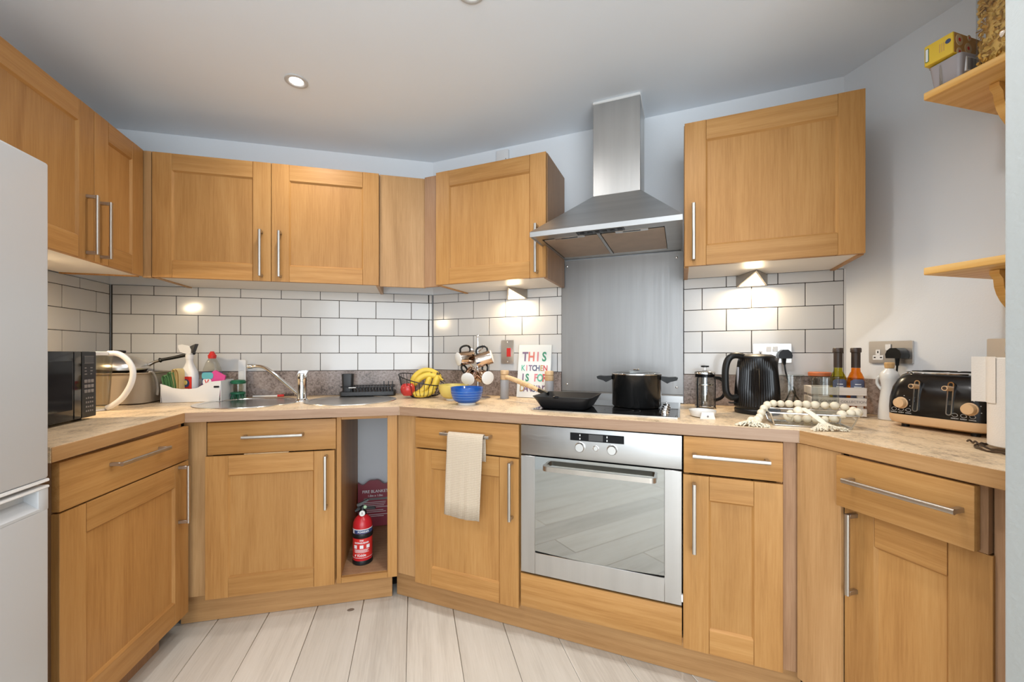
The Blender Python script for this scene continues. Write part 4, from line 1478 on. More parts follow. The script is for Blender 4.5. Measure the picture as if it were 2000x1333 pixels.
r = T('french_press', 'small glass French press with a black frame beside the splashback', 'coffee press', 'C', 1.500, .130, WT, radians(22.5))
MB().lathe([(.036, .012), (.038, .014), (.038, .148), (.0365, .148), (.0365, .015), (0, .013)], seg=32, cap0=False).obj('beaker', M['glass'], r)
MB().lathe([(.0365, .1485), (.043, .150), (.042, .158), (.038, .162), (.012, .166), (0, .166)], seg=32).obj('lid', M['chrome'], r)
MB().lathe([(.0395, .136), (.0405, .136), (.0405, .148), (.0395, .148)], seg=32, cap0=False, cap1=False).obj('collar', M['black_gloss'], r)
k = MB().tube([(0, 0, .020), (0, 0, .180)], .0028, 8).obj('plunger_rod', M['chrome'], r)
MB().lathe([(.006, .178), (.0165, .180), (.0165, .186), (0, .187)], seg=20).obj('knob', M['black'], k)
MB().lathe([(.0345, .100), (.0355, .102), (.0345, .106), (0, .107)], seg=28).obj('filter_disc', M['steel_s'], r)
MB().lathe([(.0125, .030), (.0125, .132)], seg=24, cap0=False, cap1=False).obj('steel_liner', M['steel_s'], r)
for a in (200, 320, 80):
    ca, sa = cos(radians(a)), sin(radians(a))
    MB().tube(smooth_path([(.046 * ca, .046 * sa, .001), (.0415 * ca, .0415 * sa, .012), (.0415 * ca, .0415 * sa, .120), (.036 * ca, .036 * sa, .137)], 4), .0042, 8, sx=.5, up=(ca, sa, 0)).obj('leg', M['black'], r)
MB().lathe([(.040, .006), (.042, .009), (.040, .012), (.030, .0118)], seg=28).obj('base_ring', M['chrome'], r)
MB().tube(smooth_path([(.040, 0, .134), (.066, 0, .130), (.088, 0, .105), (.090, 0, .075), (.074, 0, .045), (.042, 0, .032)], 6), .0052, 8, sy=1.4, up=(0, 1, 0)).obj('handle', M['black'], r)

r = T('spoon_rest', 'white speckled ceramic spoon rest beside the right edge of the hob', 'spoon rest', 'C', 1.478, .415, WT, radians(14))
mb = MB()
rings = []
for a, b, z in ((.030, .034, .0), (.040, .045, .004), (.047, .052, .022), (.0475, .0525, .026), (.043, .048, .026), (.036, .041, .008), (.026, .030, .006)):
    rings.append(mb.ring([(a * cos(2 * pi * k / 32), b * sin(2 * pi * k / 32), z) for k in range(32)]))
mb.skin(rings, True, True, True)
mb.obj('dish', M['ceramic'], r)
MB().prism([(-.020, .025), (.020, .025), (.027, -.004), (-.027, -.004)], 'y', -.062, -.056).obj('front_lip', M['ceramic'], r)
mb = MB()
mb.prism([(-.056, .020), (-.046, .0245), (-.040, .0245), (-.050, .016)], 'x', -.020, .020)
mb.obj('bridge', M['ceramic'], r)
MB().lathe([(.0035, 0), (.0035, .001), (0, .001)], seg=14, M4=Matrix.Translation((0, -.0622, .010)) @ Matrix.Rotation(pi / 2, 4, 'X')).obj('hole', M['grey_print'], r)

# kettle
p = W('C', 1.685, .225, WT)
r = TW('kettle', 'black ribbed electric kettle in front of the double socket', 'kettle', p, radians(-4))
MB().lathe([(.076, .001), (.080, .004), (.081, .016), (.078, .020), (0, .020)], seg=40).obj('base', M['black'], r)
mb = MB()
rings = []
NR = 224
for z, R, amp in ((.021, .0785, 0), (.026, .080, .0), (.032, .0805, .0014), (.10, .0775, .0015), (.17, .0715, .0015), (.205, .0680, .0012), (.214, .0672, 0), (.222, .066, 0)):
    pts = []
    for k in range(NR):
        a = 2 * pi * k / NR
        q = R + amp * cos(pi * k / 2)
        if z > .18:
            q += .020 * ((z - .18) / .042) * max(0, cos(a)) ** 24      # pouring spout on the right
        pts.append((q * cos(a), q * sin(a), z))
    rings.append(mb.ring(pts))
mb.skin(rings, True, True, True)
mb.obj('body', M['black_rib'], r, True, 60)
MB().lathe([(.0655, .2225), (.064, .229), (.050, .236), (.0, .239)], seg=36).obj('lid', M['black'], r)
mb = MB()
pts = smooth_path([(-.050, 0, .226), (-.085, 0, .232), (-.110, 0, .218), (-.122, 0, .180), (-.123, 0, .120), (-.118, 0, .080), (-.100, 0, .062), (-.072, 0, .064)], 6)
mb.tube(pts, .0125, 12, sx=1.25, sy=1.0, up=(0, 1, 0))
mb.obj('handle', M['black'], r)
MB().box(-.0765, -.0715, -.007, .007, .075, .185, .002).obj('water_gauge', M['frost_plastic'], r)
MB().box(-.108, -.078, -.007, .007, .038, .043, .001).obj('switch_lever', M['black'], r)
mb = MB()
pts = [Vector(q) for q in smooth_path([(.05, .062, .010), (.10, .075, .006), (.155, .080, .040), (.185, .085, .10), (.20, .09, .07), (.185, .095, .012), (.150, .10, .006)], 8)]
mb.tube(pts, .0032, 6)
mb.obj('cable', M['black'], r)


def socket(name, label, rn, s, z, w=.146, h=.084):
    r = T(name, label, 'socket', rn, s, .0, z)
    MB().prism(rrect(-w / 2, w / 2, -h / 2, h / 2, .004), 'y', -.0085, -.0006).obj('plate', M['mirror_plate'], r)
    return r


def outlet(r, x):
    g = MB().box(x - .0185, x + .0185, -.0098, -.0086, -.030, -.012, .0008).box(x - .008, x + .008, -.0098, -.0086, -.012, .010, .0008).obj('outlet_insert', M['white'], r)
    for q in (-.011, .011):
        MB().box(x + q - .0035, x + q + .0035, -.0101, -.0095, -.023, -.0185).obj('pin_slot', M['black'], g)
    MB().box(x - .0022, x + .0022, -.0101, -.0095, -.004, .004).obj('pin_slot', M['black'], g)


def rocker(r, x, z=.016):
    MB().box(x - .0095, x + .0095, -.0125, -.0086, z - .012, z + .012, .0012).obj('rocker', M['white'], r)


def plug(label, rn, s, d, z, cable):
    r = T('plug', label, 'plug', rn, s, d, z, 0, 'black plugs in the sockets')
    MB().prism([(-.024, -.018), (.024, -.018), (.026, -.004), (.021, .010), (.010, .020), (-.010, .020), (-.021, .010), (-.026, -.004)], 'y', -.040, -.0005).obj('body', M['black'], r)
    MB().tube([(0, -.018, -.016), (0, -.019, -.045)], .0065, 8, radii=[.0075, .005]).obj('strain_relief', M['black'], r)
    MB().tube(smooth_path([(0, -.019, -.043)] + cable, 6), .0034, 6).obj('cable', M['black'], r)


r = socket('double_socket', 'polished steel double socket on the tiles behind the kettle', 'C', 1.775, 1.151)
rocker(r, -.012, .018)
rocker(r, .012, .018)
outlet(r, -.044)
plug('black plug in the socket behind the kettle', 'C', 1.818, .0105, 1.146, [(.005, -.03, -.09), (.02, -.06, -.15), (.045, -.075, -.200), (.060, -.070, -.226)])
r = socket('double_socket', 'polished steel double socket left of the toaster with one white outlet showing', 'E', .168, 1.155)
outlet(r, -.040)
rocker(r, -.004, .018)
plug('black plug in the socket left of the toaster', 'E', .206, .0095, 1.150, [(.002, -.024, -.085), (.015, -.03, -.13), (.04, -.03, -.20)])
r = socket('switch_socket', 'polished steel switch plate behind the paper roll at the right edge', 'E', .512, 1.154)
rocker(r, -.022, .008)
rocker(r, .008, .008)

# ------------------------------------------------------------------ glasses, oils, crate


def tumbler(label, s, d, R, h):
    r = T('tall_glass', label, 'glass', 'C', s, d, WT, 0, 'tall clear glasses')
    MB().lathe([(R * .86, .0), (R * .92, .003), (R, h), (R - .0022, h), (R * .90, .010), (0, .008)], seg=36).obj('glass', M['glass'], r)
    MB().lathe([(R - .0022, h + .0002), (R - .0010, h + .0012), (R, h + .0002)], seg=36, cap0=False, cap1=False).obj('lip', M['clear_plastic'], r)


tumbler('tall clear glass between the kettle and the crate', 1.812, .165, .046, .153)
tumbler('tall clear glass in front of the white crate', 1.900, .268, .043, .150)
r = T('storage_jar', 'glass jar with a terracotta lid behind the tall glasses', 'jar', 'C', 1.935, .066, WT)
MB().lathe([(.034, 0), (.037, .003), (.037, .140), (.034, .146)], seg=32).obj('jar', M['clear_plastic'], r)
MB().lathe([(.0385, .1465), (.0405, .148), (.0405, .160), (.037, .163), (0, .163)], seg=32).obj('lid', M['terracotta'], r)

r = T('oil_crate', 'whitewashed wooden slatted crate holding two oil bottles', 'crate', 'C', 1.954, .170, WT)
hw, hd, H = .086, .050, .112
for y in (-hd, hd - .007):
    for z in (.004, .043, .082):
        sl = MB().box(-hw, hw, y, y + .007, z, z + .029, .001).obj('slat', M['pale_wood'], r)
        if y < 0 and z == .043:
            MB().text('THE GOURMET COLLECTION', .0128, ft(.0, y - .0004, z + .0145), .0003).obj('lettering', M['grey_print'], sl, False)
for x in (-hw, hw - .007):
    for z in (.004, .043, .082):
        MB().box(x, x + .007, -hd + .0075, hd - .0075, z, z + .029, .001).obj('slat', M['pale_wood'], r)
for x in (-hw + .0075, hw - .0265):
    for y in (-hd + .0075, hd - .0155):
        MB().box(x, x + .019, y, y + .008, .001, H - .002, .001).obj('post', M['pale_wood'], r)
MB().box(-hw + .027, hw - .027, -hd + .008, hd - .008, .001, .006).obj('floor', M['pale_wood'], r)


def oil(label, s, d, mat):
    r = T('oil_bottle', label, 'bottle', 'C', s, d, WT + .0065, 0, 'oil bottles in the crate')
    MB().lathe([(.023, 0), (.026, .003), (.0268, .012), (.0268, .122), (.025, .140), (.019, .156), (.0145, .164), (.0135, .178)], seg=32).obj('oil', M[mat], r)
    MB().lathe([(.0142, .1785), (.0142, .236), (.0172, .238), (.0172, .252), (.015, .255), (0, .255)], seg=24).obj('sealed_cap', M['brown_cap'], r)
    mb = MB()
    R = .0272
    pts0, pts1 = [], []
    for k in range(13):
        a = radians(-52 + 104 * k / 12)
        top = .128 + .010 * sin(pi * k / 12)
        pts0.append((R * sin(a), -R * cos(a), .058))
        pts1.append((R * sin(a), -R * cos(a), top if top < .135 else .135))
    mb.skin([mb.ring(pts0), mb.ring(pts1)], False)
    lb = mb.obj('label', M['navy_label'], r)
    mb = MB()
    for q, (z, w) in enumerate(((.116, .026), (.106, .034), (.094, .034), (.082, .022))):
        for k in range(6):
            a = radians(-24 + 8 * k) * w / .034
            p = Matrix.Rotation(a, 4, 'Z')
            mb.box(-.0018, .0018, -R - .0006, -R + .0002, z - .0016, z + .0016, 0, 1, p)
    g = mb.obj('printed_lines', M['white_print'], lb)
    g['kind'] = 'stuff'


oil('green olive oil bottle, left of the two in the crate', 1.967, .170, 'oil_green')
oil('amber oil bottle, right of the two in the crate', 2.0225, .170, 'oil_amber')

# glass tray with the bead garland
r = T('glass_tray', 'geometric clear glass tray with metal edges at the worktop corner', 'tray', 'C', 1.795, .475, WT)
a, b, c_, d_, h = .118, .068, .104, .056, .044
top = [(-a, -b, h), (a, -b, h), (a, b, h), (-a, b, h)]
bot = [(-c_, -d_, .003), (c_, -d_, .003), (c_, d_, .003), (-c_, d_, .003)]
for k in range(4):
    j = (k + 1) % 4
    mb = MB()
    mb.skin([mb.ring([bot[k], bot[j]]), mb.ring([top[k], top[j]])], False)
    mb.obj('pane', M['glass'], r, False)
    MB().tube([top[k], top[j]], .0026, 6).obj('edge_rod', M['steel_s'], r)
    MB().tube([bot[k], bot[j]], .0026, 6).obj('edge_rod', M['steel_s'], r)
    MB().tube([bot[k], top[k]], .0026, 6).obj('edge_rod', M['steel_s'], r)
MB().box(-c_, c_, -d_, d_, .0025, .0040).obj('base_pane', M['glass'], r, False)

r = T('bead_garland', 'cream wooden bead garland with tassels draped over the glass tray', 'garland', 'C', 1.795, .475, WT)
ctrl = [(-.172, -.062, .013), (-.150, -.040, .014), (-.138, -.010, .026), (-.122, .022, .046), (-.100, .050, .060), (-.060, .068, .060), (-.015, .064, .062), (.030, .070, .060),
        (.072, .066, .060), (.108, .058, .060), (.138, .030, .050), (.134, -.010, .050), (.116, -.045, .050), (.085, -.062, .052), (.060, -.040, .030), (.030, -.010, .020), (-.010, .010, .018), (-.050, .0, .018), (-.060, -.040, .036), (-.035, -.064, .056)]
pts = smooth_path(ctrl, 14)
MB().tube(pts[::3], .0012, 5).obj('cord', M['tassel'], r)
acc = 0.0
last = pts[0]
bead_me = None
random.seed(5)
for p in pts:
    acc += (p - last).length
    last = p
    if bead_me is None:
        bead_me = MB().sphere((0, 0, 0), .0134, (1, 1, .94), 12, 8).mesh('bead', M['cream'], True, 80)
        acc = 1
    if acc >= .0252:
        acc = 0
        o = bpy.data.objects.new('bead', bead_me)
        COL.objects.link(o)
        o.parent = r
        o.location = p
        q = random.uniform(.93, 1.08)
        o.scale = (q, q, q)
        o.rotation_euler = (random.uniform(0, 3), random.uniform(0, 3), 0)


def tassel(p0, d, L, spread, droop=()):
    p0, d = Vector(p0), Vector(d).normalized()
    side = d.cross(Vector((0, 0, 1))).normalized()
    mb = MB()
    for k in range(110):
        t = random.uniform(-1, 1)
        ln = L * random.uniform(.8, 1.05)
        e = p0 + d * ln + side * (t * spread)
        e.z = max(.0022, random.uniform(.002, .020) * (1 - abs(t) * .6))
        m_ = p0.lerp(e, .5) + side * (t * spread * .1)
        m_.z = max(.003, p0.z * .5 + random.uniform(0, .010) * (1 - abs(t)))
        mb.tube(smooth_path([p0 + Vector((random.uniform(-.005, .005), random.uniform(-.005, .005), random.uniform(-.004, .005))), m_, e], 3), .0023, 5)
    g = mb.obj('tassel', M['tassel'], r, True, 80)
    g['kind'] = 'stuff'
    MB().lathe([(.003, .012), (.008, .006), (.009, -.004), (.007, -.010)], seg=14, M4=Matrix.Translation(p0) @ (-d).to_track_quat('Z', 'Y').to_matrix().to_4x4()).obj('tassel_head', M['tassel'], r)


tassel((-.172, -.062, .017), (-.10, -1, -.1), .058, .050)
tassel((.020, -.078, .020), (.35, -1, -.2), .044, .056)
mb = MB()
for k in range(5):
    y = k * .0035
    mb.tube(smooth_path([(-.035 + y, -.062, .062), (-.015 + y, -.078, .048), (.008 + y, -.088, .028), (.024 + y * .5, -.092, .016)], 5), .0028, 6)
g = mb.obj('tassel_cord', M['tassel'], r, True, 80)
g['kind'] = 'stuff'

# white bottle, toaster, paper roll
r = TW('oil_dispenser', 'white ceramic bottle with a cork stopper squeezed beside the toaster', 'bottle', (1.362, 1.478, WT), radians(-60))
MB().lathe([(.029, 0), (.032, .003), (.0305, .05), (.025, .10), (.0225, .122), (.026, .146), (.028, .160), (.024, .172), (.014, .182), (.0125, .186)], seg=32).obj('bottle', M['ceramic'], r)
MB().lathe([(.0115, .1865), (.0135, .188), (.0150, .204), (.012, .208), (0, .208)], seg=24).obj('cork', M['cork'], r)
MB().tube(smooth_path([(-.022, 0, .158), (-.033, 0, .150), (-.034, 0, .128), (-.022, 0, .108)], 5), .005, 8, sy=1.5).obj('handle', M['ceramic'], r)

r = TW('toaster', 'black toaster with peach knobs and levers by the right wall', 'toaster', (1.3868, 1.2865, WT), radians(-74))
hw, hd = .131, .104


def rr_ring(mb, a, b, z, rad):
    return mb.ring([(x, y, z) for x, y in rrect(-a, a, -b, b, rad, 7)])


mb = MB()
mb.skin([rr_ring(mb, hw - .020, hd - .020, .010, .04), rr_ring(mb, hw - .004, hd - .004, .016, .045), rr_ring(mb, hw, hd, .026, .046), rr_ring(mb, hw, hd, .042, .046)], True, True, True)
mb.obj('base_band', M['peach'], r)
mb = MB()
prof = [(hw - .0006, hd - .0006, .0425), (hw, hd, .062), (hw - .001, hd - .002, .095), (hw - .005, hd - .010, .130), (hw - .012, hd - .020, .155), (hw - .020, hd - .032, .170), (hw - .026, hd - .040, .1745)]
mb.skin([rr_ring(mb, a_, b_, z, .044) for a_, b_, z in prof], True, True, True)
mb.obj('shell', M['black_rib'], r, True, 50)
mb = MB()
mb.skin([rr_ring(mb, hw - .026, hd - .040, .1748, .042), rr_ring(mb, hw - .026, hd - .040, .1785, .042), rr_ring(mb, hw - .030, hd - .044, .1805, .04)], True, True, True)
tp = mb.obj('top_plate', M['chrome'], r)
for x in (-.048, .048):
    for y in (-.026, .026):
        MB().box(x - .040, x + .040, y - .013, y + .013, .1795, .1812, .004).obj('bread_slot', M['black'], tp)
tiltm = lambda x, z: Matrix.Translation((x, -hd + .0015 + max(0, (z - .095)) * .23, z)) @ Matrix.Rotation(radians(-7), 4, 'X')
for x in (-.0385, .0435):
    g = MB()
    m4 = tiltm(x, .105)
    outer_ = [m4 @ Vector((u, -.003, v)) for u, v in rrect(-.0075, .0075, -.050, .050, .0072, 5)]
    inner_ = [m4 @ Vector((u, -.003, v)) for u, v in rrect(-.0045, .0045, -.047, .047, .0044, 5)]
    ib = [m4 @ Vector((u, .004, v)) for u, v in rrect(-.0045, .0045, -.047, .047, .0044, 5)]
    ob = [m4 @ Vector((u, .004, v)) for u, v in rrect(-.0075, .0075, -.050, .050, .0072, 5)]
    g.skin([g.ring(ob), g.ring(outer_), g.ring(inner_), g.ring(ib)], True)
    g = g.obj('lever_track', M['chrome'], r)
    MB().prism(rrect(-.0046, .0046, -.0472, .0472, .0044), 'y', 0, .0006).obj('track_slot', M['black'], g).matrix_local = m4
    p0 = m4 @ Vector((0, -.002, .030))
    lv = MB().tube([p0, p0 + Vector((-.001, -.026, .002))], .0075, 14).obj('lever', M['peach'], r)
    MB().lathe([(.0052, 0), (.0052, .0008), (0, .001)], seg=16, M4=Matrix.Translation(p0 + Vector((-.001, -.0262, .002))) @ Matrix.Rotation(pi / 2, 4, 'X')).obj('lever_end', M['brown_cap'], lv)
for x in (-.077, .089):
    z = .080
    kn = MB().lathe([(.0185, 0), (.0185, .003), (.0165, .004), (.0155, .014), (.014, .016), (0, .0165)], seg=28, M4=Matrix.Translation((x, -hd + .001, z)) @ Matrix.Rotation(pi / 2, 4, 'X')).obj('browning_knob', M['peach'], r)
    mb = MB()
    for q in range(5):
        a_ = radians(-50 + 45 * q)
        mb.box(x + .025 * sin(a_ + 1.2) - .0008, x + .025 * sin(a_ + 1.2) + .0008, -hd - .0008, -hd + .001, z + .025 * cos(a_ + 1.2) - .0008, z + .025 * cos(a_ + 1.2) + .0008)
    g = mb.obj('dial_dots', M['white_print'], r)
    g['kind'] = 'stuff'
    for q, wd in enumerate(('DEFROST', 'REHEAT', 'CANCEL')):
        xx = x - .012 + (q - 1) * .0195 + (.012 if x < 0 else -.002)
        mb = MB()
        for k in range(18):
            a0, a1 = 2 * pi * k / 18, 2 * pi * (k + 1) / 18
            p_ = [(xx + q_ * cos(t), -hd - .0006, .0585 + q_ * .8 * sin(t)) for q_, t in ((.0068, a0), (.0068, a1), (.0061, a1), (.0061, a0))]
            mb.bm.faces.new(mb.ring(p_))
        b_ = mb.obj('button', M['white_print'], r, False)
        MB().text(wd, .0042, ft(xx, -hd - .0006, .0485), .0002).obj('lettering', M['white_print'], b_, False)
mb = MB()
for x in (-.085, .085):
    for y in (-.07, .07):
        mb.cyl((x, y, 0), (x, y, .012), .010)
mb.obj('feet', M['black'], r)

p = W('E', .672, .335, WT)
r = TW('kitchen_roll', 'roll of kitchen paper standing on a wire stand at the right edge', 'paper roll', p, RUN['E'][1])
MB().lathe([(.018, .012), (.056, .012), (.058, .014), (.058, .228), (.056, .230), (.018, .230)], seg=40, cap0=False, cap1=False).obj('roll', M['paper'], r)
MB().lathe([(.0185, .012), (.0185, .230), (.016, .230), (.016, .012)], seg=24, cap0=False, cap1=False).obj('core', M['taupe'], r)
mb = MB()
pts = [(.0600 * cos(radians(a_)), .0600 * sin(radians(a_))) for a_ in range(250, 205, -8)] + [(-.066, -.035), (-.074, -.040)]
mb.skin([mb.ring([(x, y, .118) for x, y in pts]), mb.ring([(x, y, .232) for x, y in pts])], False)
mb.obj('loose_sheet', M['paper'], r)
mb = MB()
for R, z in ((.078, .003), (.070, .008)):
    mb.tube([(R * cos(2 * pi * k / 36), R * sin(2 * pi * k / 36), z + .002 * sin(k * 1.7)) for k in range(36)], .0026, 6, True)
mb.obj('base_rings', M['bronze_wire'], r)
MB().tube([(0, 0, .002), (0, 0, .240)], .004, 8).obj('spindle', M['bronze_wire'], r)
MB().tube(smooth_path([(-.075, -.01, .004), (-.085, -.004, .010), (-.094, .004, .004), (-.104, .010, .009), (-.112, .016, .004)], 5), .0024, 6).obj('twig_end', M['bronze_wire'], r)

# ------------------------------------------------------------------ tea towel
r = T('tea_towel', 'beige waffle tea towel hanging over the drawer handle left of the oven', 'towel', 'C', .580, .632, .48)
path = [(.0165, .225), (.0150, .280), (.0125, .320), (.0075, .3355), (.0000, .3395), (-.0080, .3355), (-.0130, .325), (-.0150, .30), (-.0160, .24), (-.0170, .18), (-.0180, .12), (-.0190, .06), (-.0200, .0)]
mb = MB()
rows = []
NX = 30
for j, (y, z) in enumerate(path):
    row = []
    fall = max(0, j - 7) / 5
    for i in range(NX):
        u = i / (NX - 1)
        x = -.083 + .166 * u - .010 * fall * (1 - .15 * u) - .004 * fall * (u - .5)
        wv = .0035 * sin(u * 9.5 + 1.2) * fall + .0015 * sin(u * 23) * fall
        zz = z - (.006 * sin(u * 3.0) if j == len(path) - 1 else 0) - .006 * u * fall
        row.append((x, y - abs(wv) if j > 5 else y, zz))
    rows.append(mb.ring(row))
mb.skin(rows, False)
o = mb.obj('cloth', M['waffle'], r, True, 80)
sd = o.modifiers.new('thickness', 'SOLIDIFY')
sd.thickness = .0028
sd.offset = 0

# ------------------------------------------------------------------ fire extinguisher and blanket in the niche
r = T('fire_extinguisher', 'small red fire extinguisher standing in the open oak niche', 'fire extinguisher', 'B', -.352, .468, .1532)
R = .0445
body = MB().lathe([(.040, .014), (R, .018), (R, .172), (R * .96, .190), (R * .80, .208), (R * .52, .220), (.017, .225)], seg=44).obj('cylinder', M['red'], r)
MB().lathe([(.043, .0), (.0465, .003), (.0465, .016), (.044, .022), (.040, .022)], seg=44).obj('foot_ring', M['black'], r)


def bent(rad, x0, z0):
    return lambda co: Vector((rad * sin((co.x + x0) / rad), -rad * cos((co.x + x0) / rad) - co.z, z0 + co.y))


def wrap_band(name, z0, z1, a0, a1, rad, mat, parent):
    mb = MB()
    n = 25
    rows = []
    for z in (z0, z1):
        rows.append(mb.ring([(rad * sin(radians(a0 + (a1 - a0) * k / (n - 1))), -rad * cos(radians(a0 + (a1 - a0) * k / (n - 1))), z) for k in range(n)]))
    mb.skin(rows, False)
    return mb.obj(name, M[mat], parent)


M['white_print2'] = M['white_print']
wrap_band('label_stripe', .1655, .1690, -88, 88, R + .0005, 'white_print', body)
bs = wrap_band('blue_stripe', .148, .1654, -88, 88, R + .0004, 'navy', body)
wrap_band('stripe_end', .148, .1654, -62, -48, R + .0007, 'white_print', bs)
MB().text('POWDER', .0125, None, .0001, .0002, bent(R + .0008, .008, .1565)).obj('lettering', M['white_print'], bs, False)
MB().lathe([(R + .0005, .1255), (R + .0022, .128), (R + .0022, .1450), (R + .0005, .1475)], seg=44, cap0=False, cap1=False).obj('strap', M['black'], body)
lb = wrap_band('label', .034, .124, -84, 84, R + .0004, 'red_plastic', body)
mb = MB()
mb.text('FIRE', .0095, None, .0001, .0002, bent(R + .0008, 0, .1165))
mb.obj('lettering', M['white_print'], lb, False)
mb = MB()
mb.text('EXTINGUISHER', .0100, None, .0001, .0003, bent(R + .0008, .0, .1050))
mb.obj('lettering', M['white_print'], lb, False)
for k in range(3):
    x = -.030 + k * .030
    wrap_band('pictogram', .079, .095, math.degrees((x - .008) / R), math.degrees((x + .008) / R), R + .0007, 'white_print', lb)
for k in range(4):
    wrap_band('text_line', .0730 - k * .0042, .0748 - k * .0042, -46 + 3 * (k % 2), 44 - 5 * (k % 3), R + .0007, 'white_print', lb)
MB().text('Kidde', .0170, None, .0001, .0003, bent(R + .0009, .000, .0475)).obj('lettering', M['white_print'], lb, False)
mb = MB()
mb.bm.faces.new(mb.ring([bent(R + .0009, 0, 0)(Vector(q)) for q in ((-.034, .042, 0), (-.030, .041, 0), (-.024, .054, 0), (-.030, .050, 0), (-.033, .052, 0))]))
mb.obj('flame_mark', M['white_print'], lb, False)
wrap_band('label_rule', .0345, .0362, -84, 84, R + .0008, 'white_print', lb)
v = MB().lathe([(.0175, .2255), (.0175, .238), (.013, .243), (.013, .262), (.010, .266), (0, .267)], seg=24).obj('valve', M['black'], r)
MB().prism([(-.022, .262), (.055, .256), (.060, .250), (.055, .247), (-.010, .250), (-.030, .252)], 'y', -.008, .008).obj('carry_lever', M['black'], v)
MB().prism([(-.024, .2655), (-.010, .2665), (.030, .292), (.026, .298), (-.004, .284), (-.026, .276)], 'y', -.007, .007).obj('squeeze_lever', M['darkgrey'], v)
MB().tube([(-.012, 0, .250), (-.034, -.004, .244)], .008, 12).obj('nozzle', M['black'], v)
g = MB().lathe([(.0135, 0), (.0135, .006), (.011, .008), (0, .008)], seg=24, M4=Matrix.Translation((.0, -.0165, .236)) @ Matrix.Rotation(pi / 2, 4, 'X')).obj('gauge', M['ceramic'], r)
MB().box(-.0012, .0012, -.0252, -.0247, .233, .243, 0).obj('needle', M['black'], g)
MB().sphere((.012, -.010, .262), .0085, (1, .6, 1)).obj('seal_tag', plain('pale_green_tag', (.35, .50, .32), .5), v)

r = T('fire_blanket', 'dark red fire blanket pouch leaning on the wall inside the niche', 'fire blanket', 'B', -.330, .055, .1532)
L4 = Matrix.Rotation(radians(-5), 4, 'X')
mb = MB()
n = 41
ptop = [(.096 - .192 * k / (n - 1), .250 + .012 * sin(k * .24 + 2.6) + .004 * sin(k * .5)) for k in range(n)]
poly = [(-.094, .001), (.094, .001)] + ptop
mb.prism([p for p in poly], 'y', -.014, .010)
bmesh.ops.transform(mb.bm, matrix=L4, verts=mb.bm.verts)
pch = mb.obj('pouch', M['crimson'], r)
for s_, sz, z in (('FIRE BLANKET', .0225, .196), ('1.0m x 1.0m', .0165, .172)):
    MB().text(s_, sz, L4 @ ft(0, -.0145, z), .0003, .0003).obj('lettering', M['white_print'], pch, False)
MB().box(-.062, .074, -.0150, -.0142, .148, .160, 0, 1, L4).obj('silver_strip', M['grey_print'], pch)
random.seed(9)
for k in range(8):
    z = .136 - k * .0095 - (.007 if k > 3 else 0) - (.006 if k > 5 else 0)
    MB().box(-.066, random.uniform(.045, .074), -.0148, -.0142, z - .0013, z + .0013, 0, 1, L4).obj('text_line', M['white_print'], pch)

# ------------------------------------------------------------------ lights under the wall cupboards
M['warm_lamp'] = emit('warm_lamp_lens', (1.0, .80, .52), 9.0)


def under_light(label, s, run='C', d=0, k=1.0):
    r = T('under_cabinet_light', label, 'cabinet light', run, s, d, 1.5035, 0, 'lights under the wall cupboards')
    w, dp, h = .062, .135, .052
    ap, bl, br = (0, -dp, -.003), (-w, -.004, -.0005), (w, -.004, -.0005)
    bl2, br2 = (-w, -.004, -h), (w, -.004, -h)
    mb = MB()
    A0, A1 = mb.bm.verts.new((0, -dp, -.0005)), mb.bm.verts.new(ap)
    BL, BR, BL2, BR2 = [mb.bm.verts.new(q) for q in (bl, br, bl2, br2)]
    for f in ((A0, BL, BR), (BL, BL2, BR2, BR), (A0, A1, BL2, BL), (A0, BR, BR2, A1), (A1, BR2, BL2)):
        mb.bm.faces.new(f)
    mb.obj('housing', M['handle'], r, False)
    nrm = (Vector(br2) - Vector(ap)).cross(Vector(bl2) - Vector(ap)).normalized()
    if nrm.z > 0:
        nrm = -nrm
    c = (Vector(ap) + Vector(bl2) + Vector(br2)) / 3
    q = (nrm).to_track_quat('Z', 'Y').to_matrix().to_4x4()
    pts = [c + (Vector(p) - c) * .80 + nrm * .0008 for p in (ap, br2, bl2)]
    mb = MB()
    mb.bm.faces.new(mb.ring(pts))
    mb.obj('lens', M['warm_lamp'], r, False)
    li = bpy.data.lights.new('under_cabinet_lamp', 'AREA')
    li.shape = 'DISK'
    li.size = .08
    li.energy = UNDER_POWER * k
    li.color = (1.0, .78, .50)
    lo = bpy.data.objects.new('under_cabinet_lamp', li)
    COL.objects.link(lo)
    lo.parent = r
    lo.location = c + nrm * .004
    lo.rotation_euler = (-nrm).to_track_quat('Z', 'Y').to_euler()


under_light('triangular warm light under the cupboard left of the cooker hood', .556)
under_light('triangular warm light under the cupboard right of the cooker hood', 1.697)

under_light('triangular warm light under the long cupboard on the left wall, hidden by the fridge', -.70, 'A', .004, 2.4)

# small junction box high on the wall
r = T('junction_box', 'small white wall box above the cupboard left of the cooker hood', 'wall box', 'C', .470, -.0068, 2.225)
MB().box(-.036, .036, -.022, -.0005, 0, .074, .003, 2).obj('box', M['white'], r)
MB().sphere((.022, -.0222, .020), .003, (1, .4, 1), 10, 6).obj('screw', M['grey_print'], r)

# ------------------------------------------------------------------ pine shelves on the right wall
SH0, SH1, SHD = .474, .797, .336


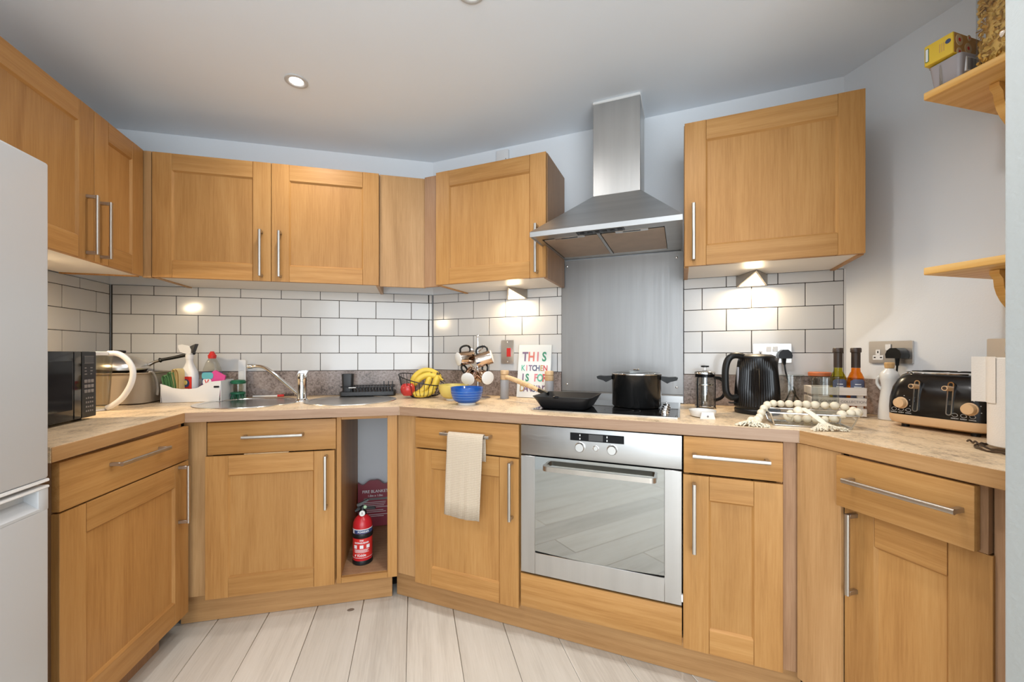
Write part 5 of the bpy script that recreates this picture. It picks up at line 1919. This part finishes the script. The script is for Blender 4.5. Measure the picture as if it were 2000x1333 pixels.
def shelf(label, z):
    r = T('wall_shelf', label, 'shelf', 'E', (SH0 + SH1) / 2, 0, z, 0, 'pine shelves on the right wall')
    h = (SH1 - SH0) / 2
    MB().prism([(p[0], p[1]) for p in rrect(-SHD, -.0008, 0, .021, .003, 3)], 'x', -h, h).obj('board', M['pine'], r)
    poly = [(-.0008, -.001), (-.0008, -.150), (-.020, -.150)] + [(-.030 - .200 * sin(radians(a)), -.140 + .115 * (1 - cos(radians(a)))) for a in range(10, 91, 10)] + [(-.245, -.012), (-.245, -.001)]
    MB().prism(poly, 'x', -.070, -.050).obj('bracket', M['pine'], r)
    return r


shelf('lower pine shelf on the right wall, bare, above the toaster', 1.376)
shelf('upper pine shelf on the right wall carrying a carton and a jar', 1.880)
SZ = 1.9015
r = T('plastic_tub', 'clear plastic food tub under the yellow carton on the upper shelf', 'tub', 'E', .512, .235, SZ)
mb = MB()
rings = [mb.ring([(x, y, z) for x, y in rrect(-a, a, -b, b, .010, 4)]) for a, b, z in ((.029, .075, .001), (.031, .078, .004), (.036, .086, .066), (.038, .088, .069))]
mb.skin(rings, True, True, True)
mb.obj('tub', M['frost_plastic'], r)
MB().box(-.012, -.006, -.0865, -.080, .006, .064, .002).obj('moulded_rib', M['clear_plastic'], r)
mb = MB()
random.seed(2)
y = -.060
while y < -.020:
    w = random.choice((.001, .0018, .0026))
    mb.box(.0335, .0372, y, y + w, .026, .058, 0)
    y += w + random.choice((.0012, .002))
g = mb.obj('barcode', M['grey_print'], r, False)
g['kind'] = 'stuff'
MB().box(.030, .0366, -.066, -.012, .022, .062, .001).obj('barcode_label', M['white_print'], r)

r = T('biscuit_carton', 'yellow biscuit carton lying on the clear tub on the upper shelf', 'carton', 'E', .502, .240, SZ + .0705, radians(3))
bx = MB().box(-.032, .032, -.095, .085, .002, .060, .0015).obj('carton', M['yellow_card'], r)
MB().box(.0318, .0326, -.093, .083, .004, .058, .0003).obj('end_panel', M['cookie'], bx)
for y, z, q in ((-.072, .040, .019), (-.034, .024, .019), (-.072, .008, .014), (-.030, .054, .010)):
    m4 = Matrix.Translation((.0328, y, z)) @ Matrix.Rotation(pi / 2, 4, 'Y')
    MB().lathe([(q * .8, 0), (q * .76, .0008), (0, .0012)], seg=22, M4=m4).obj('printed_biscuit', M['biscuit_pale'], bx)
    MB().lathe([(q * .28, .0012), (q * .2, .0018), (0, .002)], seg=12, M4=m4).obj('printed_jam', M['red_plastic'], bx)
MB().prism(rrect(-.029, -.021, .012, .050, .002), 'y', -.0960, -.0952).obj('logo_panel', M['dkgreen'], bx)
MB().prism(rrect(-.0278, -.0222, .0135, .0485, .0015), 'y', -.0966, -.0960).obj('logo_inset', M['white_print'], bx)
MB().lathe([(.006, 0), (.006, .0006), (0, .0008)], seg=18, M4=Matrix.Translation((.021, -.0953, .040)) @ Matrix.Rotation(pi / 2, 4, 'X')).obj('badge', M['navy'], bx)
for k in range(3):
    MB().box(.002 + k * .0045, .0035 + k * .0045, -.0956, -.0951, .020, .044).obj('text_line', M['cookie'], bx)

r = T('cereal_jar', 'big clear jar full of corn flakes on the upper shelf', 'jar', 'E', .638, .258, SZ)
mb = MB()
rings = [mb.ring([(x, y, z) for x, y in rrect(-a, a, -a, a, q, 6)]) for a, q, z in ((.052, .03, .001), (.066, .035, .006), (.070, .036, .020), (.070, .036, .250), (.060, .03, .262))]
mb.skin(rings, True, True, True)
mb.obj('jar', M['glass'], r)
MB().prism(rrect(-.064, .064, -.064, .064, .034, 6), 'z', .2625, .285).obj('lid', M['white'], r)
MB().prism(rrect(-.056, .056, -.056, .056, .03, 5), 'z', .008, .235).obj('flake_bed', M['flake'], r)
mb = MB()
random.seed(21)
for k in range(1500):
    side = random.random()
    z = random.uniform(.010, .238)
    u = random.uniform(-.060, .060)
    f = random.choice((0, 1, 1, 2, 2, 3))
    dpt = random.uniform(.054, .0635)
    if abs(u) > .045:
        dpt -= (abs(u) - .045) * .6
    x, y = {0: (u, dpt), 1: (dpt, u), 2: (u, -dpt), 3: (-dpt, u)}[f]
    m4 = Matrix.Translation((x, y, z)) @ Matrix.Rotation(random.uniform(0, 6), 4, 'X') @ Matrix.Rotation(random.uniform(0, 6), 4, 'Y') @ Matrix.Rotation(random.uniform(0, 6), 4, 'Z')
    q = random.uniform(.0055, .0090)
    c = mb.bm.verts.new(m4 @ Vector((0, 0, q * .28)))
    ring_ = [mb.bm.verts.new(m4 @ Vector((q * random.uniform(.75, 1.1) * cos(t * pi / 3), q * .75 * random.uniform(.75, 1.1) * sin(t * pi / 3), random.uniform(-.001, .001)))) for t in range(6)]
    for t in range(6):
        mb.bm.faces.new((c, ring_[t], ring_[(t + 1) % 6]))
g = mb.obj('corn_flakes', M['flake'], r, True, 50)
g['kind'] = 'stuff'
